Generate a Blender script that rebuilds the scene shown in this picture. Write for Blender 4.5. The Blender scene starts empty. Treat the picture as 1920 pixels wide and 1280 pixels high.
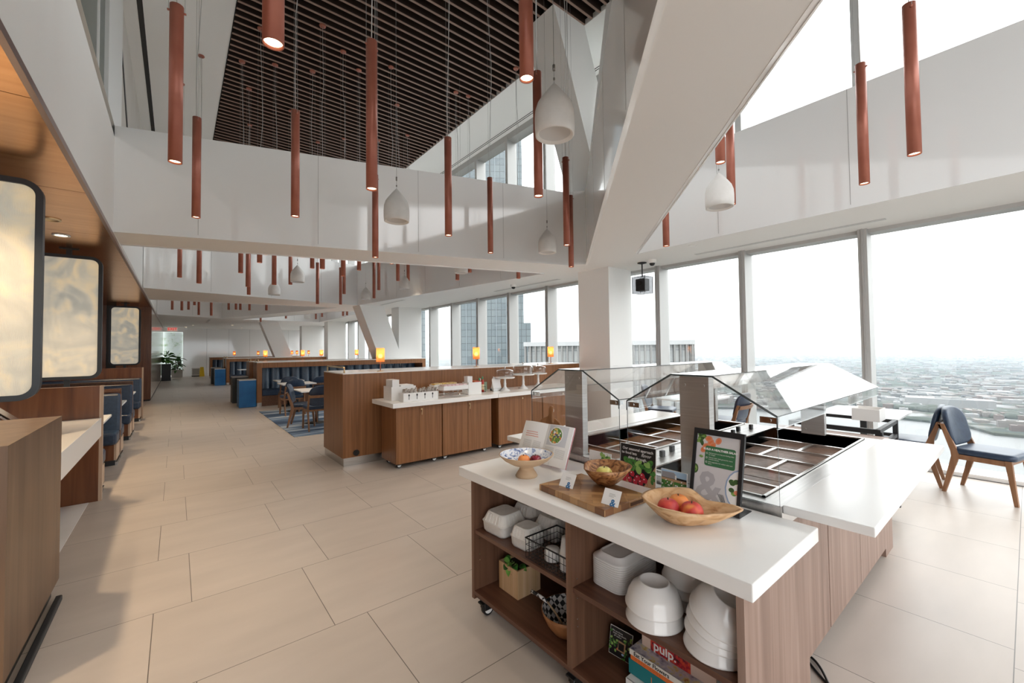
import bpy, bmesh, math, random
from mathutils import Vector, Matrix
from mathutils.geometry import tessellate_polygon
random.seed(7)
S = bpy.context.scene
C = S.collection
PI = math.pi

# ------------------------------------------------------------------ camera, world, exposure
def make_camera():
    pit, rol, yaw = 0.0275331, 0.0114463, 0.6782423
    fw = Vector((math.sin(yaw)*math.cos(pit), math.cos(yaw)*math.cos(pit), math.sin(pit)))
    r = Vector((math.cos(yaw), -math.sin(yaw), 0)); d = fw.cross(r)
    r2 = r*math.cos(rol) + d*math.sin(rol); d2 = d*math.cos(rol) - r*math.sin(rol)
    up = -d2; bk = -fw
    cam = bpy.data.cameras.new('camera'); o = bpy.data.objects.new('camera', cam); C.objects.link(o)
    m = Matrix(((r2.x, up.x, bk.x, 0), (r2.y, up.y, bk.y, 0), (r2.z, up.z, bk.z, 1.6), (0, 0, 0, 1)))
    o.matrix_world = m
    cam.sensor_width = 36; cam.lens = 780.8164/1920*36
    cam.shift_y = (631.8865-640)/1920
    cam.clip_start = 0.05; cam.clip_end = 90000
    S.camera = o
make_camera()

vs = S.view_settings
vs.view_transform = 'Standard'; vs.look = 'None'; vs.gamma = 1.0; vs.use_curve_mapping = False
vs.exposure = 1.55
S.cycles.max_bounces = 9; S.cycles.diffuse_bounces = 5; S.cycles.glossy_bounces = 4
S.cycles.transmission_bounces = 6; S.cycles.transparent_max_bounces = 24
S.cycles.sample_clamp_indirect = 6.0
S.cycles.caustics_reflective = False; S.cycles.caustics_refractive = False

SKY = 1.0
def make_world():
    w = bpy.data.worlds.new('overcast_sky'); S.world = w; w.use_nodes = True
    nt = w.node_tree; n = nt.nodes; n.clear()
    out = n.new('ShaderNodeOutputWorld'); bg = n.new('ShaderNodeBackground')
    tc = n.new('ShaderNodeTexCoord'); sx = n.new('ShaderNodeSeparateXYZ')
    nt.links.new(tc.outputs['Generated'], sx.inputs[0])
    cr = n.new('ShaderNodeValToRGB'); e = cr.color_ramp.elements
    e[0].position = 0.0; e[0].color = (0.80, 0.86, 0.90, 1)
    e[1].position = 1.0; e[1].color = (3.2, 3.28, 3.35, 1)
    a = e.new(0.06); a.color = (0.90, 0.92, 0.93, 1)
    a = e.new(0.30); a.color = (1.25, 1.26, 1.265, 1)
    a = e.new(0.62); a.color = (2.3, 2.34, 2.38, 1)
    nt.links.new(sx.outputs['Z'], cr.inputs[0])
    no = n.new('ShaderNodeTexNoise'); no.inputs['Scale'].default_value = 5; no.inputs['Detail'].default_value = 5
    mp = n.new('ShaderNodeMapping'); mp.inputs['Scale'].default_value = (1, 1, 3)
    nt.links.new(tc.outputs['Generated'], mp.inputs[0]); nt.links.new(mp.outputs[0], no.inputs['Vector'])
    mr = n.new('ShaderNodeMapRange'); mr.inputs[3].default_value = 0.94; mr.inputs[4].default_value = 1.05
    nt.links.new(no.outputs[0], mr.inputs[0])
    mu = n.new('ShaderNodeVectorMath'); mu.operation = 'SCALE'
    nt.links.new(cr.outputs[0], mu.inputs[0]); nt.links.new(mr.outputs[0], mu.inputs['Scale'])
    nt.links.new(mu.outputs[0], bg.inputs[0]); bg.inputs[1].default_value = SKY
    nt.links.new(bg.outputs[0], out.inputs[0])
make_world()

# daylight portals over the glazing and the open back (they add no light, they guide the sky light in)
def portal(loc, rot, sx, sy):
    l = bpy.data.lights.new('window_portal', 'AREA'); l.shape = 'RECTANGLE'; l.size = sx; l.size_y = sy
    l.cycles.is_portal = True
    o = bpy.data.objects.new('window_portal', l); C.objects.link(o); o.location = loc; o.rotation_euler = rot
portal((7.9, 13, 4.0), (0, math.radians(90), 0), 8.0, 46)
portal((3.2, -5.2, 4.0), (math.radians(90), 0, 0), 9, 8)  # unseen back of the room, left open as added sky fill

# ------------------------------------------------------------------ materials
MATS = {}
def pr(name, col, rough=0.5, metal=0.0, spec=0.5, emit=None, es=0.0, alpha=None, coat=0.0, subsurf=0.0):
    if name in MATS: return MATS[name]
    m = bpy.data.materials.new(name); m.use_nodes = True; MATS[name] = m
    b = m.node_tree.nodes['Principled BSDF']
    b.inputs['Base Color'].default_value = (*col, 1); b.inputs['Roughness'].default_value = rough
    b.inputs['Metallic'].default_value = metal; b.inputs['Specular IOR Level'].default_value = spec
    if coat: b.inputs['Coat Weight'].default_value = coat; b.inputs['Coat Roughness'].default_value = 0.08
    if emit: b.inputs['Emission Color'].default_value = (*emit, 1); b.inputs['Emission Strength'].default_value = es
    return m
def nodes(m): return m.node_tree.nodes, m.node_tree.links, m.node_tree.nodes['Principled BSDF']
def noise_color(name, cols, scale=(1, 1, 1), nscale=5, detail=4, rough=0.5, metal=0.0, spec=0.5, bump=0.0, dist=0.0, pos=None, coat=0.0):
    """principled whose base colour runs through a ramp over stretched noise in object space"""
    m = pr(name, cols[0], rough, metal, spec, coat=coat); N, L, b = nodes(m)
    tc = N.new('ShaderNodeTexCoord'); mp = N.new('ShaderNodeMapping'); mp.inputs['Scale'].default_value = scale
    no = N.new('ShaderNodeTexNoise'); no.inputs['Scale'].default_value = nscale; no.inputs['Detail'].default_value = detail
    no.inputs['Distortion'].default_value = dist
    cr = N.new('ShaderNodeValToRGB'); e = cr.color_ramp.elements
    k = len(cols); ps = pos or [0.3+0.4*i/(k-1) for i in range(k)]
    e[0].position = ps[0]; e[0].color = (*cols[0], 1); e[1].position = ps[-1]; e[1].color = (*cols[-1], 1)
    for i in range(1, k-1):
        a = e.new(ps[i]); a.color = (*cols[i], 1)
    L.new(tc.outputs['Object'], mp.inputs[0]); L.new(mp.outputs[0], no.inputs['Vector'])
    L.new(no.outputs[0], cr.inputs[0]); L.new(cr.outputs[0], b.inputs['Base Color'])
    if bump:
        bp = N.new('ShaderNodeBump'); bp.inputs['Strength'].default_value = bump; bp.inputs['Distance'].default_value = 0.01
        L.new(no.outputs[0], bp.inputs['Height']); L.new(bp.outputs[0], b.inputs['Normal'])
    return m
def wood(name, dark, mid, light, axis='z', rough=0.42, fine=60, coat=0.0):
    s = {'z': (fine, fine, 1.6), 'x': (1.6, fine, fine), 'y': (fine, 1.6, fine)}[axis]
    return noise_color(name, [dark, mid, light], s, 0.55, 6, rough, 0, 0.45, 0.04, 0.6, coat=coat)
def glass(name, tint=(0.95, 0.97, 0.97), rough=0.0, ior=1.45, refl=1.0):
    m = bpy.data.materials.new(name); m.use_nodes = True; MATS[name] = m
    N = m.node_tree.nodes; L = m.node_tree.links; N.clear()
    o = N.new('ShaderNodeOutputMaterial'); mx = N.new('ShaderNodeMixShader'); t = N.new('ShaderNodeBsdfTransparent')
    g = N.new('ShaderNodeBsdfGlossy'); ge = N.new('ShaderNodeNewGeometry'); dt = N.new('ShaderNodeVectorMath'); dt.operation = 'DOT_PRODUCT'
    def mth(op, a=None, b=None, ca=None, cb=None):
        q = N.new('ShaderNodeMath'); q.operation = op
        if a is not None: L.new(a, q.inputs[0])
        if b is not None: L.new(b, q.inputs[1])
        if ca is not None: q.inputs[0].default_value = ca
        if cb is not None: q.inputs[1].default_value = cb
        return q.outputs[0]
    f0 = ((ior-1)/(ior+1))**2
    L.new(ge.outputs['Normal'], dt.inputs[0]); L.new(ge.outputs['Incoming'], dt.inputs[1])
    c_ = mth('SUBTRACT', None, mth('ABSOLUTE', dt.outputs['Value']), ca=1.0)
    fr = mth('MULTIPLY', mth('ADD', mth('MULTIPLY', mth('POWER', c_, cb=5.0), cb=1-f0), cb=f0), cb=refl)
    g.inputs['Roughness'].default_value = rough; t.inputs[0].default_value = (*tint, 1); g.inputs[0].default_value = (1, 1, 1, 1)
    L.new(fr, mx.inputs[0]); L.new(t.outputs[0], mx.inputs[1]); L.new(g.outputs[0], mx.inputs[2])
    L.new(mx.outputs[0], o.inputs[0]); return m

M_white = pr('white_paint', (0.88, 0.87, 0.85), 0.55)
M_soffit = pr('soffit_paint', (0.83, 0.815, 0.795), 0.6)
M_gloss = pr('gloss_white_panel', (0.89, 0.89, 0.885), 0.07, spec=1.0)
M_joint = pr('panel_joint', (0.42, 0.41, 0.40), 0.6)
M_solid = pr('white_solid_surface', (0.86, 0.85, 0.835), 0.22)
M_steel = noise_color('brushed_steel', [(0.52, 0.50, 0.48), (0.66, 0.65, 0.63)], (1, 1, 40), 3, 3, 0.26, 1.0)
M_steel_matt = noise_color('satin_steel', [(0.55, 0.535, 0.52), (0.66, 0.65, 0.63)], (1, 1, 40), 3, 3, 0.42, 0.85)
M_steel_h = noise_color('brushed_steel_deck', [(0.60, 0.59, 0.58), (0.72, 0.71, 0.70)], (1, 30, 1), 3, 3, 0.33, 0.85)
M_dark = pr('charcoal_metal', (0.018, 0.019, 0.021), 0.45)
M_black = pr('black_plastic', (0.01, 0.01, 0.011), 0.4)
M_frame = pr('slate_frame', (0.035, 0.042, 0.05), 0.38, 0.3)
M_alu = pr('aluminium_mullion', (0.50, 0.49, 0.475), 0.45, 0.15)
M_terra = noise_color('terracotta_lacquer', [(0.36, 0.115, 0.075), (0.42, 0.145, 0.095)], (1, 1, 1), 6, 2, 0.38, 0.25, 0.5)
M_cord = pr('pale_cable', (0.5, 0.48, 0.46), 0.5)
M_wire = pr('thin_steel_wire', (0.35, 0.34, 0.33), 0.4, 0.6)
M_lens = pr('warm_led_lens', (1, 0.9, 0.75), 0.3, emit=(1.0, 0.78, 0.50), es=3.0)
M_copper = noise_color('copper_soffit', [(0.60, 0.28, 0.11), (0.72, 0.37, 0.16)], (0.6, 6, 1), 2, 3, 0.24, 1.0)
M_coppertrim = pr('bronze_trim', (0.32, 0.23, 0.21), 0.35, 0.7)
M_walnut = wood('walnut_veneer', (0.175, 0.068, 0.022), (0.235, 0.097, 0.034), (0.29, 0.126, 0.048))
M_walnut_x = wood('walnut_veneer_crossways', (0.085, 0.036, 0.018), (0.13, 0.058, 0.03), (0.17, 0.078, 0.042), 'y', 0.4)
M_walnutred = wood('red_walnut_veneer', (0.11, 0.034, 0.012), (0.17, 0.057, 0.02), (0.22, 0.085, 0.032), 'z', 0.3, 25, 0.2)
M_walnutlit = wood('grey_brown_laminate', (0.20, 0.125, 0.095), (0.275, 0.18, 0.14), (0.34, 0.235, 0.19), 'z', 0.42, 45)  # walnut again, its greying from daylight gloss put into the colour
M_chairwood = wood('chair_oak', (0.20, 0.095, 0.045), (0.27, 0.135, 0.068), (0.33, 0.17, 0.09), 'z', 0.45, 30)
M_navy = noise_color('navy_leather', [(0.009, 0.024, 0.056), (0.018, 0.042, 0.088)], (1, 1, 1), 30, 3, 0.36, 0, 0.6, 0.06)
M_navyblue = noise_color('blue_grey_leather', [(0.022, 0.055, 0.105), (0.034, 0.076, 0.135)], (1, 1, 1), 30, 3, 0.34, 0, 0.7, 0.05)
M_bluebin = noise_color('blue_bin_laminate', [(0.002, 0.095, 0.27), (0.006, 0.13, 0.35)], (1, 1, 1), 4, 2, 0.4)
M_brass = pr('pale_brass', (0.70, 0.55, 0.34), 0.3, 0.9)
M_chrome = pr('chrome', (0.75, 0.75, 0.75), 0.12, 1.0)
M_paper = pr('white_paper', (0.83, 0.82, 0.81), 0.6)
M_ceramic = pr('white_ceramic', (0.80, 0.785, 0.77), 0.13, spec=0.6)
M_fiber = noise_color('moulded_fibre', [(0.74, 0.72, 0.68), (0.80, 0.78, 0.75)], (1, 1, 1), 40, 3, 0.7)
M_marble = noise_color('white_tabletop', [(0.80, 0.79, 0.78), (0.86, 0.855, 0.85)], (1, 1, 1), 3, 6, 0.28)
M_glasswin = glass('window_glass', (0.955, 0.97, 0.968), 0.0, 1.45, 0.8)
M_glassguard = glass('guard_glass', (0.965, 0.97, 0.97), 0.0, 1.5, 1.2)
M_glassdome = glass('dome_glass', (0.88, 0.885, 0.885), 0.05, 1.5, 1.6)
M_acrylic = glass('clear_acrylic', (0.95, 0.955, 0.96), 0.03, 1.45)
M_edge = pr('glass_edge', (0.045, 0.055, 0.055), 0.25)

# ------------------------------------------------------------------ mesh builder
class MB:
    def __init__(self): self.v = []; self.f = []; self.m = []; self.s = []
    def add(self, vs, fs, m=0, smooth=False):
        k = len(self.v); self.v += [tuple(p) for p in vs]
        for f in fs: self.f.append(tuple(i+k for i in f)); self.m.append(m); self.s.append(smooth)
        return self
    def box(self, x0, y0, z0, x1, y1, z1, m=0):
        v = [(x0, y0, z0), (x1, y0, z0), (x1, y1, z0), (x0, y1, z0), (x0, y0, z1), (x1, y0, z1), (x1, y1, z1), (x0, y1, z1)]
        return self.add(v, [(0, 3, 2, 1), (4, 5, 6, 7), (0, 1, 5, 4), (1, 2, 6, 5), (2, 3, 7, 6), (3, 0, 4, 7)], m)
    def hexa(self, b, t, m=0):
        """eight corners: bottom ring b, top ring t (same winding, counter-clockwise from above)"""
        return self.add(list(b)+list(t), [(3, 2, 1, 0), (4, 5, 6, 7), (0, 1, 5, 4), (1, 2, 6, 5), (2, 3, 7, 6), (3, 0, 4, 7)], m)
    def prism(self, poly, axis, a, b, m=0, smooth=False):
        """extrude a 2-D polygon along an axis; poly in the other two coordinates (x,y),(x,z) or (y,z)"""
        def P(p, t): return {'z': (p[0], p[1], t), 'y': (p[0], t, p[1]), 'x': (t, p[0], p[1])}[axis]
        n = len(poly); v = [P(p, a) for p in poly]+[P(p, b) for p in poly]
        k = len(self.v)
        self.add(v, [(i, (i+1) % n, n+(i+1) % n, n+i) for i in range(n)], m, smooth)
        self.f.append(tuple(k+i for i in range(n))[::-1]); self.f.append(tuple(k+n+i for i in range(n)))
        self.m += [m, m]; self.s += [False, False]; return self
    def cyl(self, p0, p1, r0, r1=None, n=16, m=0, caps=True, smooth=True, mcap=None):
        r1 = r0 if r1 is None else r1; p0 = Vector(p0); p1 = Vector(p1); d = (p1-p0).normalized()
        a = d.orthogonal().normalized(); b = d.cross(a)
        v = []
        for p, r in ((p0, r0), (p1, r1)):
            for i in range(n):
                t = 2*PI*i/n; v.append(p+a*(r*math.cos(t))+b*(r*math.sin(t)))
        k = len(self.v); self.add(v, [(i, (i+1) % n, n+(i+1) % n, n+i) for i in range(n)], m, smooth)
        if caps:
            mc = m if mcap is None else mcap
            self.f += [tuple(k+i for i in range(n))[::-1], tuple(k+n+i for i in range(n))]; self.m += [mc, mc]; self.s += [False, False]
        return self
    def tube(self, pts, r, n=8, m=0, closed=False):
        pts = [Vector(p) for p in pts]; k0 = len(self.v); N = len(pts); fs = []
        prev = None; vs = []
        for i, p in enumerate(pts):
            if closed: d = (pts[(i+1) % N]-pts[i-1]).normalized()
            else: d = (pts[min(i+1, N-1)]-pts[max(i-1, 0)]).normalized()
            a = d.orthogonal().normalized() if prev is None else (prev-d*prev.dot(d)).normalized()
            prev = a; b = d.cross(a)
            for j in range(n):
                t = 2*PI*j/n; vs.append(p+a*(r*math.cos(t))+b*(r*math.sin(t)))
        rg = range(N if closed else N-1)
        for i in rg:
            i2 = (i+1) % N
            for j in range(n): fs.append((i*n+j, i*n+(j+1) % n, i2*n+(j+1) % n, i2*n+j))
        if not closed: fs += [tuple(range(n))[::-1], tuple((N-1)*n+j for j in range(n))]
        return self.add(vs, fs, m, True)
    def lathe(self, prof, n=32, c=(0, 0, 0), m=0, rib=0.0, ribn=0, smooth=True):
        """revolve (r,z) about the vertical through c; closed top/bottom when r is 0"""
        vs = []; fs = []; idx = []
        for r, z in prof:
            if r < 1e-6: idx.append([len(vs)]); vs.append((c[0], c[1], c[2]+z))
            else:
                row = []
                for i in range(n):
                    t = 2*PI*i/n; rr = r*(1+rib*math.cos(ribn*t)); row.append(len(vs)); vs.append((c[0]+rr*math.cos(t), c[1]+rr*math.sin(t), c[2]+z))
                idx.append(row)
        for a, b in zip(idx, idx[1:]):
            if len(a) == 1 and len(b) == 1: continue
            for i in range(n):
                j = (i+1) % n
                if len(a) == 1: fs.append((a[0], b[j], b[i]))
                elif len(b) == 1: fs.append((a[i], a[j], b[0]))
                else: fs.append((a[i], a[j], b[j], b[i]))
        return self.add(vs, fs, m, smooth)
    def ball(self, c, r, n=20, m=0, sq=(1, 1, 1)):
        prof = [(r*math.sin(PI*i/12), -r*math.cos(PI*i/12)) for i in range(13)]
        k = len(self.v); self.lathe(prof, n, (0, 0, 0), m)
        for i in range(k, len(self.v)):
            x, y, z = self.v[i]; self.v[i] = (c[0]+x*sq[0], c[1]+y*sq[1], c[2]+z*sq[2])
        return self
    def disc(self, c, r, u, w, n=20, m=0, ry=None):
        """flat disc facing u x w"""
        u = Vector(u); w = Vector(w); c = Vector(c); ry = ry or r
        return self.add([c+u*(r*math.cos(2*PI*i/n))+w*(ry*math.sin(2*PI*i/n)) for i in range(n)], [tuple(range(n))], m)
    def xf(self, M, start=0):
        for i in range(start, len(self.v)): self.v[i] = tuple(M @ Vector(self.v[i]))
        return self
    def grid(self, fn, nu, nv, m=0, smooth=True, flip=False):
        vs = [fn(i/nu, j/nv) for j in range(nv+1) for i in range(nu+1)]
        fs = []
        for j in range(nv):
            for i in range(nu):
                a = j*(nu+1)+i; q = (a, a+1, a+nu+2, a+nu+1); fs.append(q[::-1] if flip else q)
        return self.add(vs, fs, m, smooth)
    def text(self, s, size, origin, u, w, m=0, shear=0.0, align='LEFT', depth=0.0004, bold=0.0):
        """flat raised lettering: u = reading direction, w = up"""
        cu = bpy.data.curves.new('t', 'FONT'); cu.body = s; cu.size = size; cu.shear = shear; cu.align_x = align
        cu.offset = bold; cu.resolution_u = 2; cu.extrude = 0
        ob = bpy.data.objects.new('t', cu); C.objects.link(ob)
        dg = bpy.context.evaluated_depsgraph_get(); me = bpy.data.meshes.new_from_object(ob.evaluated_get(dg))
        u = Vector(u).normalized(); w = Vector(w).normalized(); nn = u.cross(w); o = Vector(origin)+nn*depth
        self.add([o+u*v.co.x+w*v.co.y for v in me.vertices], [tuple(p.vertices) for p in me.polygons], m)
        bpy.data.objects.remove(ob); bpy.data.curves.remove(cu); bpy.data.meshes.remove(me); return self
    def mesh(self, name, mats, bevel=0.0, seg=2, fix=True, weld=False):
        me = bpy.data.meshes.new(name); me.from_pydata(self.v, [], self.f)
        for m in (mats if isinstance(mats, (list, tuple)) else [mats]): me.materials.append(m)
        for p, mi, sm in zip(me.polygons, self.m, self.s): p.material_index = mi; p.use_smooth = sm
        if bevel or fix:
            bm = bmesh.new(); bm.from_mesh(me)
            if weld: bmesh.ops.remove_doubles(bm, verts=bm.verts, dist=1e-5)
            if fix: bmesh.ops.recalc_face_normals(bm, faces=bm.faces)
            if bevel:
                es = [e for e in bm.edges if len(e.link_faces) == 2 and e.calc_face_angle(0) > 0.6]
                bmesh.ops.bevel(bm, geom=es, offset=bevel, segments=seg, profile=0.5, affect='EDGES', clamp_overlap=True)
                for f in bm.faces: f.smooth = f.smooth
            bm.to_mesh(me); bm.free()
        me.update(); return me
    def build(self, name, mats, parent=None, loc=None, rotz=0.0, **k):
        o = bpy.data.objects.new(name, self.mesh(name, mats, **k)); C.objects.link(o)
        if parent is not None: o.parent = parent
        if loc is not None: o.location = loc
        if rotz: o.rotation_euler = (0, 0, rotz)
        return o
def tag(o, label, cat, group=None, kind=None):
    o['label'] = label; o['category'] = cat
    if group: o['group'] = group
    if kind: o['kind'] = kind
    return o
def thing(name, label, cat, loc=(0, 0, 0), rotz=0.0, group=None):
    o = bpy.data.objects.new(name, None); C.objects.link(o); o.location = loc; o.rotation_euler = (0, 0, rotz)
    o.empty_display_size = 0.1
    return tag(o, label, cat, group)
def dup(root, loc, rotz=None, label=None, group=None):
    def cp(o, par):
        c = o.copy(); C.objects.link(c)
        if par is not None: c.parent = par
        for ch in list(o.children): cp(ch, c)
        return c
    r = cp(root, None); r.location = loc
    if rotz is not None: r.rotation_euler = (0, 0, rotz)
    if label: r['label'] = label
    if group: r['group'] = group
    return r
def struct(name, mb, mats, **k):
    o = mb.build(name, mats, **k); o['kind'] = 'structure'; return o
# ================================================================== SETTING
# ---- floor: 0.83 m stone tiles in running bond
def floor_mat():
    m = pr('stone_tile_floor', (0.6, 0.55, 0.5), 0.34, spec=0.45); N, L, b = nodes(m)
    tc = N.new('ShaderNodeTexCoord'); mp = N.new('ShaderNodeMapping'); mp.inputs['Location'].default_value = (0.097, -0.0925+0.8315*8, 0)
    br = N.new('ShaderNodeTexBrick'); br.offset = 0.775; br.offset_frequency = 2; br.squash = 1
    br.inputs['Scale'].default_value = 1; br.inputs['Mortar Size'].default_value = 0.0022; br.inputs['Mortar Smooth'].default_value = 0.1
    br.inputs['Brick Width'].default_value = 0.8317; br.inputs['Row Height'].default_value = 0.8315; br.inputs['Bias'].default_value = 0
    br.inputs['Color1'].default_value = (0.525, 0.463, 0.412, 1); br.inputs['Color2'].default_value = (0.555, 0.492, 0.44, 1); br.inputs['Mortar'].default_value = (0.13, 0.11, 0.095, 1)
    no = N.new('ShaderNodeTexNoise'); no.inputs['Scale'].default_value = 2.2; no.inputs['Detail'].default_value = 7
    m2 = N.new('ShaderNodeMapping'); m2.inputs['Scale'].default_value = (0.6, 2.0, 1)
    mr = N.new('ShaderNodeMapRange'); mr.inputs[1].default_value = 0.3; mr.inputs[2].default_value = 0.7; mr.inputs[3].default_value = 0.93; mr.inputs[4].default_value = 1.05
    mx = N.new('ShaderNodeVectorMath'); mx.operation = 'SCALE'
    L.new(tc.outputs['Object'], mp.inputs[0]); L.new(mp.outputs[0], br.inputs['Vector']); L.new(tc.outputs['Object'], m2.inputs[0]); L.new(m2.outputs[0], no.inputs['Vector'])
    L.new(no.outputs[0], mr.inputs[0]); L.new(br.outputs['Color'], mx.inputs[0]); L.new(mr.outputs[0], mx.inputs['Scale']); L.new(mx.outputs[0], b.inputs['Base Color'])
    return m
M_floor = floor_mat()
struct('floor', MB().box(-3.4, -5, -0.25, 7.36, 40, 0), M_floor)
struct('floor_alcove', MB().box(-3.4, 4.0, 0, -0.72, 6.37, 0.004), M_marble)

# ---- ceiling soffit with triangular openings
ZS, ZT, ZC = 3.2, 4.6, 7.8
HOLES = [
    [(-0.66, -1.29), (6.07, 5.25), (5.83, 5.53), (-0.66, 7.49)],
    [(6.11, -4.6), (6.11, 4.15), (-0.2, -1.8)],
    [(-0.65, 8.34), (6.09, 6.447), (4.95, 14.8), (-0.65, 13.54)],
    [(-0.64, 16.48), (4.6, 16.1), (1.66, 23.96), (-0.64, 22.6)],
    [(5.3, 17.35), (6.15, 17.35), (6.15, 24.6), (2.52, 24.2)],
]
OUT = [(-0.79, -5), (7.7, -5), (7.7, 36), (-0.79, 36)]
def slab(mb, z, m=0):
    loops = [[Vector((x, y, 0)) for x, y in l] for l in [OUT]+HOLES]
    flat = [p for l in loops for p in l]
    tr = tessellate_polygon(loops)
    mb.add([(p.x, p.y, z) for p in flat], [tuple(t) for t in tr], m)
mb = MB(); slab(mb, ZS); 
so = struct('ceiling', mb, M_soffit, fix=True)
mb = MB(); slab(mb, ZT); struct('ceiling_upper_deck', mb, M_white)
for hi, H in enumerate(HOLES):                        # glossy fascia panels round each opening, with a thin lip at the foot
    mb = MB(); n = len(H); cx = sum(p[0] for p in H)/n; cy = sum(p[1] for p in H)/n
    for i in range(n):
        a = Vector((*H[i], 0)); b = Vector((*H[(i+1) % n], 0)); d = (b-a); ln = d.length; d.normalize()
        nn = Vector((-d.y, d.x, 0)); 
        if nn.dot(Vector((cx, cy, 0))-a) > 0: nn = -nn      # away from the opening
        if abs(a.x+0.65) < 0.03 and abs(b.x+0.65) < 0.03: continue      # the bulkhead closes this side
        q = [a, b, b+nn*0.03, a+nn*0.03]
        mb.hexa([(p.x, p.y, ZS-0.004) for p in q], [(p.x, p.y, ZT+0.004) for p in q])
        inn = -nn
        q = [a+inn*0.0, b+inn*0.0, b+inn*0.012, a+inn*0.012]
        mb.hexa([(p.x, p.y, ZS-0.012) for p in q], [(p.x, p.y, ZS+0.03) for p in q], 0)
        t = 1.3
        while t < ln-0.4:                             # panel joints
            p0 = a+d*t; q = [p0-d*0.003, p0+d*0.003, p0+d*0.003+inn*0.0015, p0-d*0.003+inn*0.0015]
            mb.hexa([(p.x, p.y, ZS+0.03) for p in q], [(p.x, p.y, ZT) for p in q], 1); t += 1.52
    struct('trim_%d' % (hi+1), mb, [M_gloss, M_joint])
# recessed downlights and small ceiling discs in the soffit
def downlight(x, y, z, lab, lit=True, r=0.055):
    t = thing('recessed_downlight', lab, 'ceiling light', (x, y, z), group='recessed downlights in the white soffit')
    MB().lathe([(r*1.25, -0.001), (r*1.25, -0.006), (r, -0.006), (r, -0.001)], 20).build('trim_ring', M_white, t)
    MB().lathe([(0, -0.003), (r, -0.003)], 20).build('lens', M_lens if lit else M_white, t)
for x, y in [(0.75, 31.0), (0.45, 33.5), (2.6, 30.0), (3.4, 33.2), (5.0, 29.8)]:
    downlight(x, y, ZS, 'small round downlight in the white ceiling before the far end wall')
downlight(6.35, 3.3, ZS, 'small round ceiling disc above the window band right of the camera dome', False)
downlight(6.5, 7.0, ZS, 'small round ceiling disc above the windows left of the white column', False)
# linear slot diffusers
for i, (x0, y0, x1, y1) in enumerate([(6.98, 1.1, 7.06, 3.6), (6.85, 6.8, 6.95, 9.3), (5.6, 12.5, 5.7, 14.4), (1.2, 25.2, 1.3, 28.0)]):
    tag(MB().box(x0, y0, ZS-0.006, x1, y1, ZS+0.001).build('slot_diffuser', pr('slot_grey', (0.58, 0.57, 0.56), 0.5)),
        ['pale slot diffuser in the soffit beside the camera dome', 'slot diffuser in the soffit left of the white column', 'slot diffuser in the soffit over the leaning white strut', 'grey slot diffuser in the far ceiling near the exit sign'][i], 'vent')

# ---- left bulkhead, its bronze edge, copper soffit
struct('wall_left', MB().box(-0.80, -5, ZS-0.035, -0.66, 18.44, 4.46), M_white)
struct('wall_left_far', MB().box(-0.80, 18.44, ZS-0.03, -0.66, 36, 4.46), M_white)
struct('trim_6', MB().box(-0.684, -5, ZS-0.085, -0.652, 34, ZS-0.036), M_coppertrim)
mb = MB(); y = -2.0
while y < 18.4:
    mb.box(-3.3, y+0.004, ZS-0.072, -0.686, min(y+1.9, 18.44)-0.004, ZS-0.04); y += 1.9
struct('ceiling_copper', mb, M_copper)
struct('wall_alcove', MB().box(-3.4, -2, 0, -3.3, 18.44, 3.2), M_walnutred)
# wood end wall of the alcove, with the dark recess, and the glossy veneer wall beyond
mb = MB(); mb.box(-1.52, 18.44, 0.05, -0.66, 18.62, ZS-0.045); mb.box(-3.3, 18.44, 0.05, -1.75, 18.62, ZS-0.045); mb.box(-1.75, 18.5, 0.05, -1.52, 18.62, ZS-0.045, 1); mb.box(-3.3, 18.46, 0, -0.68, 18.6, 0.05, 1)
struct('wall_alcove_end', mb, [M_walnutred, M_black])
struct('wall_left_veneer', MB().box(-0.80, 18.62, 0.06, -0.665, 33.8, ZS-0.11), wood('glossy_veneer', (0.30, 0.22, 0.16), (0.36, 0.27, 0.20), (0.42, 0.32, 0.25), 'z', 0.12, 20, 0.5))
struct('baseboard_left', MB().box(-0.80, 18.62, 0, -0.67, 33.8, 0.06), M_dark)
for i, (x, y) in enumerate([(-1.168, 7.774), (-1.126, 6.926), (-1.2, 12.0), (-1.2, 4.6), (-1.2, 2.6), (-1.2, 15.2)]):
    if i < 2:
        t = thing('copper_downlight', ['lit round downlight in the copper ceiling before the second glowing screen', 'unlit round ring in the copper ceiling beside the nearest screen frame'][i], 'ceiling light', (x, y, ZS-0.072))
        MB().lathe([(0.085, 0), (0.085, -0.012), (0.06, -0.012), (0.06, 0)], 24).build('trim_ring', M_white if i == 0 else M_brass, t)
        MB().lathe([(0, -0.004), (0.06, -0.004)], 24).build('lens', M_lens if i == 0 else M_brass, t)
    l = bpy.data.lights.new('alcove_downlight', 'SPOT'); l.energy = 55; l.color = (1.0, 0.74, 0.46); l.spot_size = math.radians(100); l.spot_blend = 0.8; l.shadow_soft_size = 0.06
    o = bpy.data.objects.new('alcove_downlight', l); C.objects.link(o); o.location = (x, y, ZS-0.09)

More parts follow.
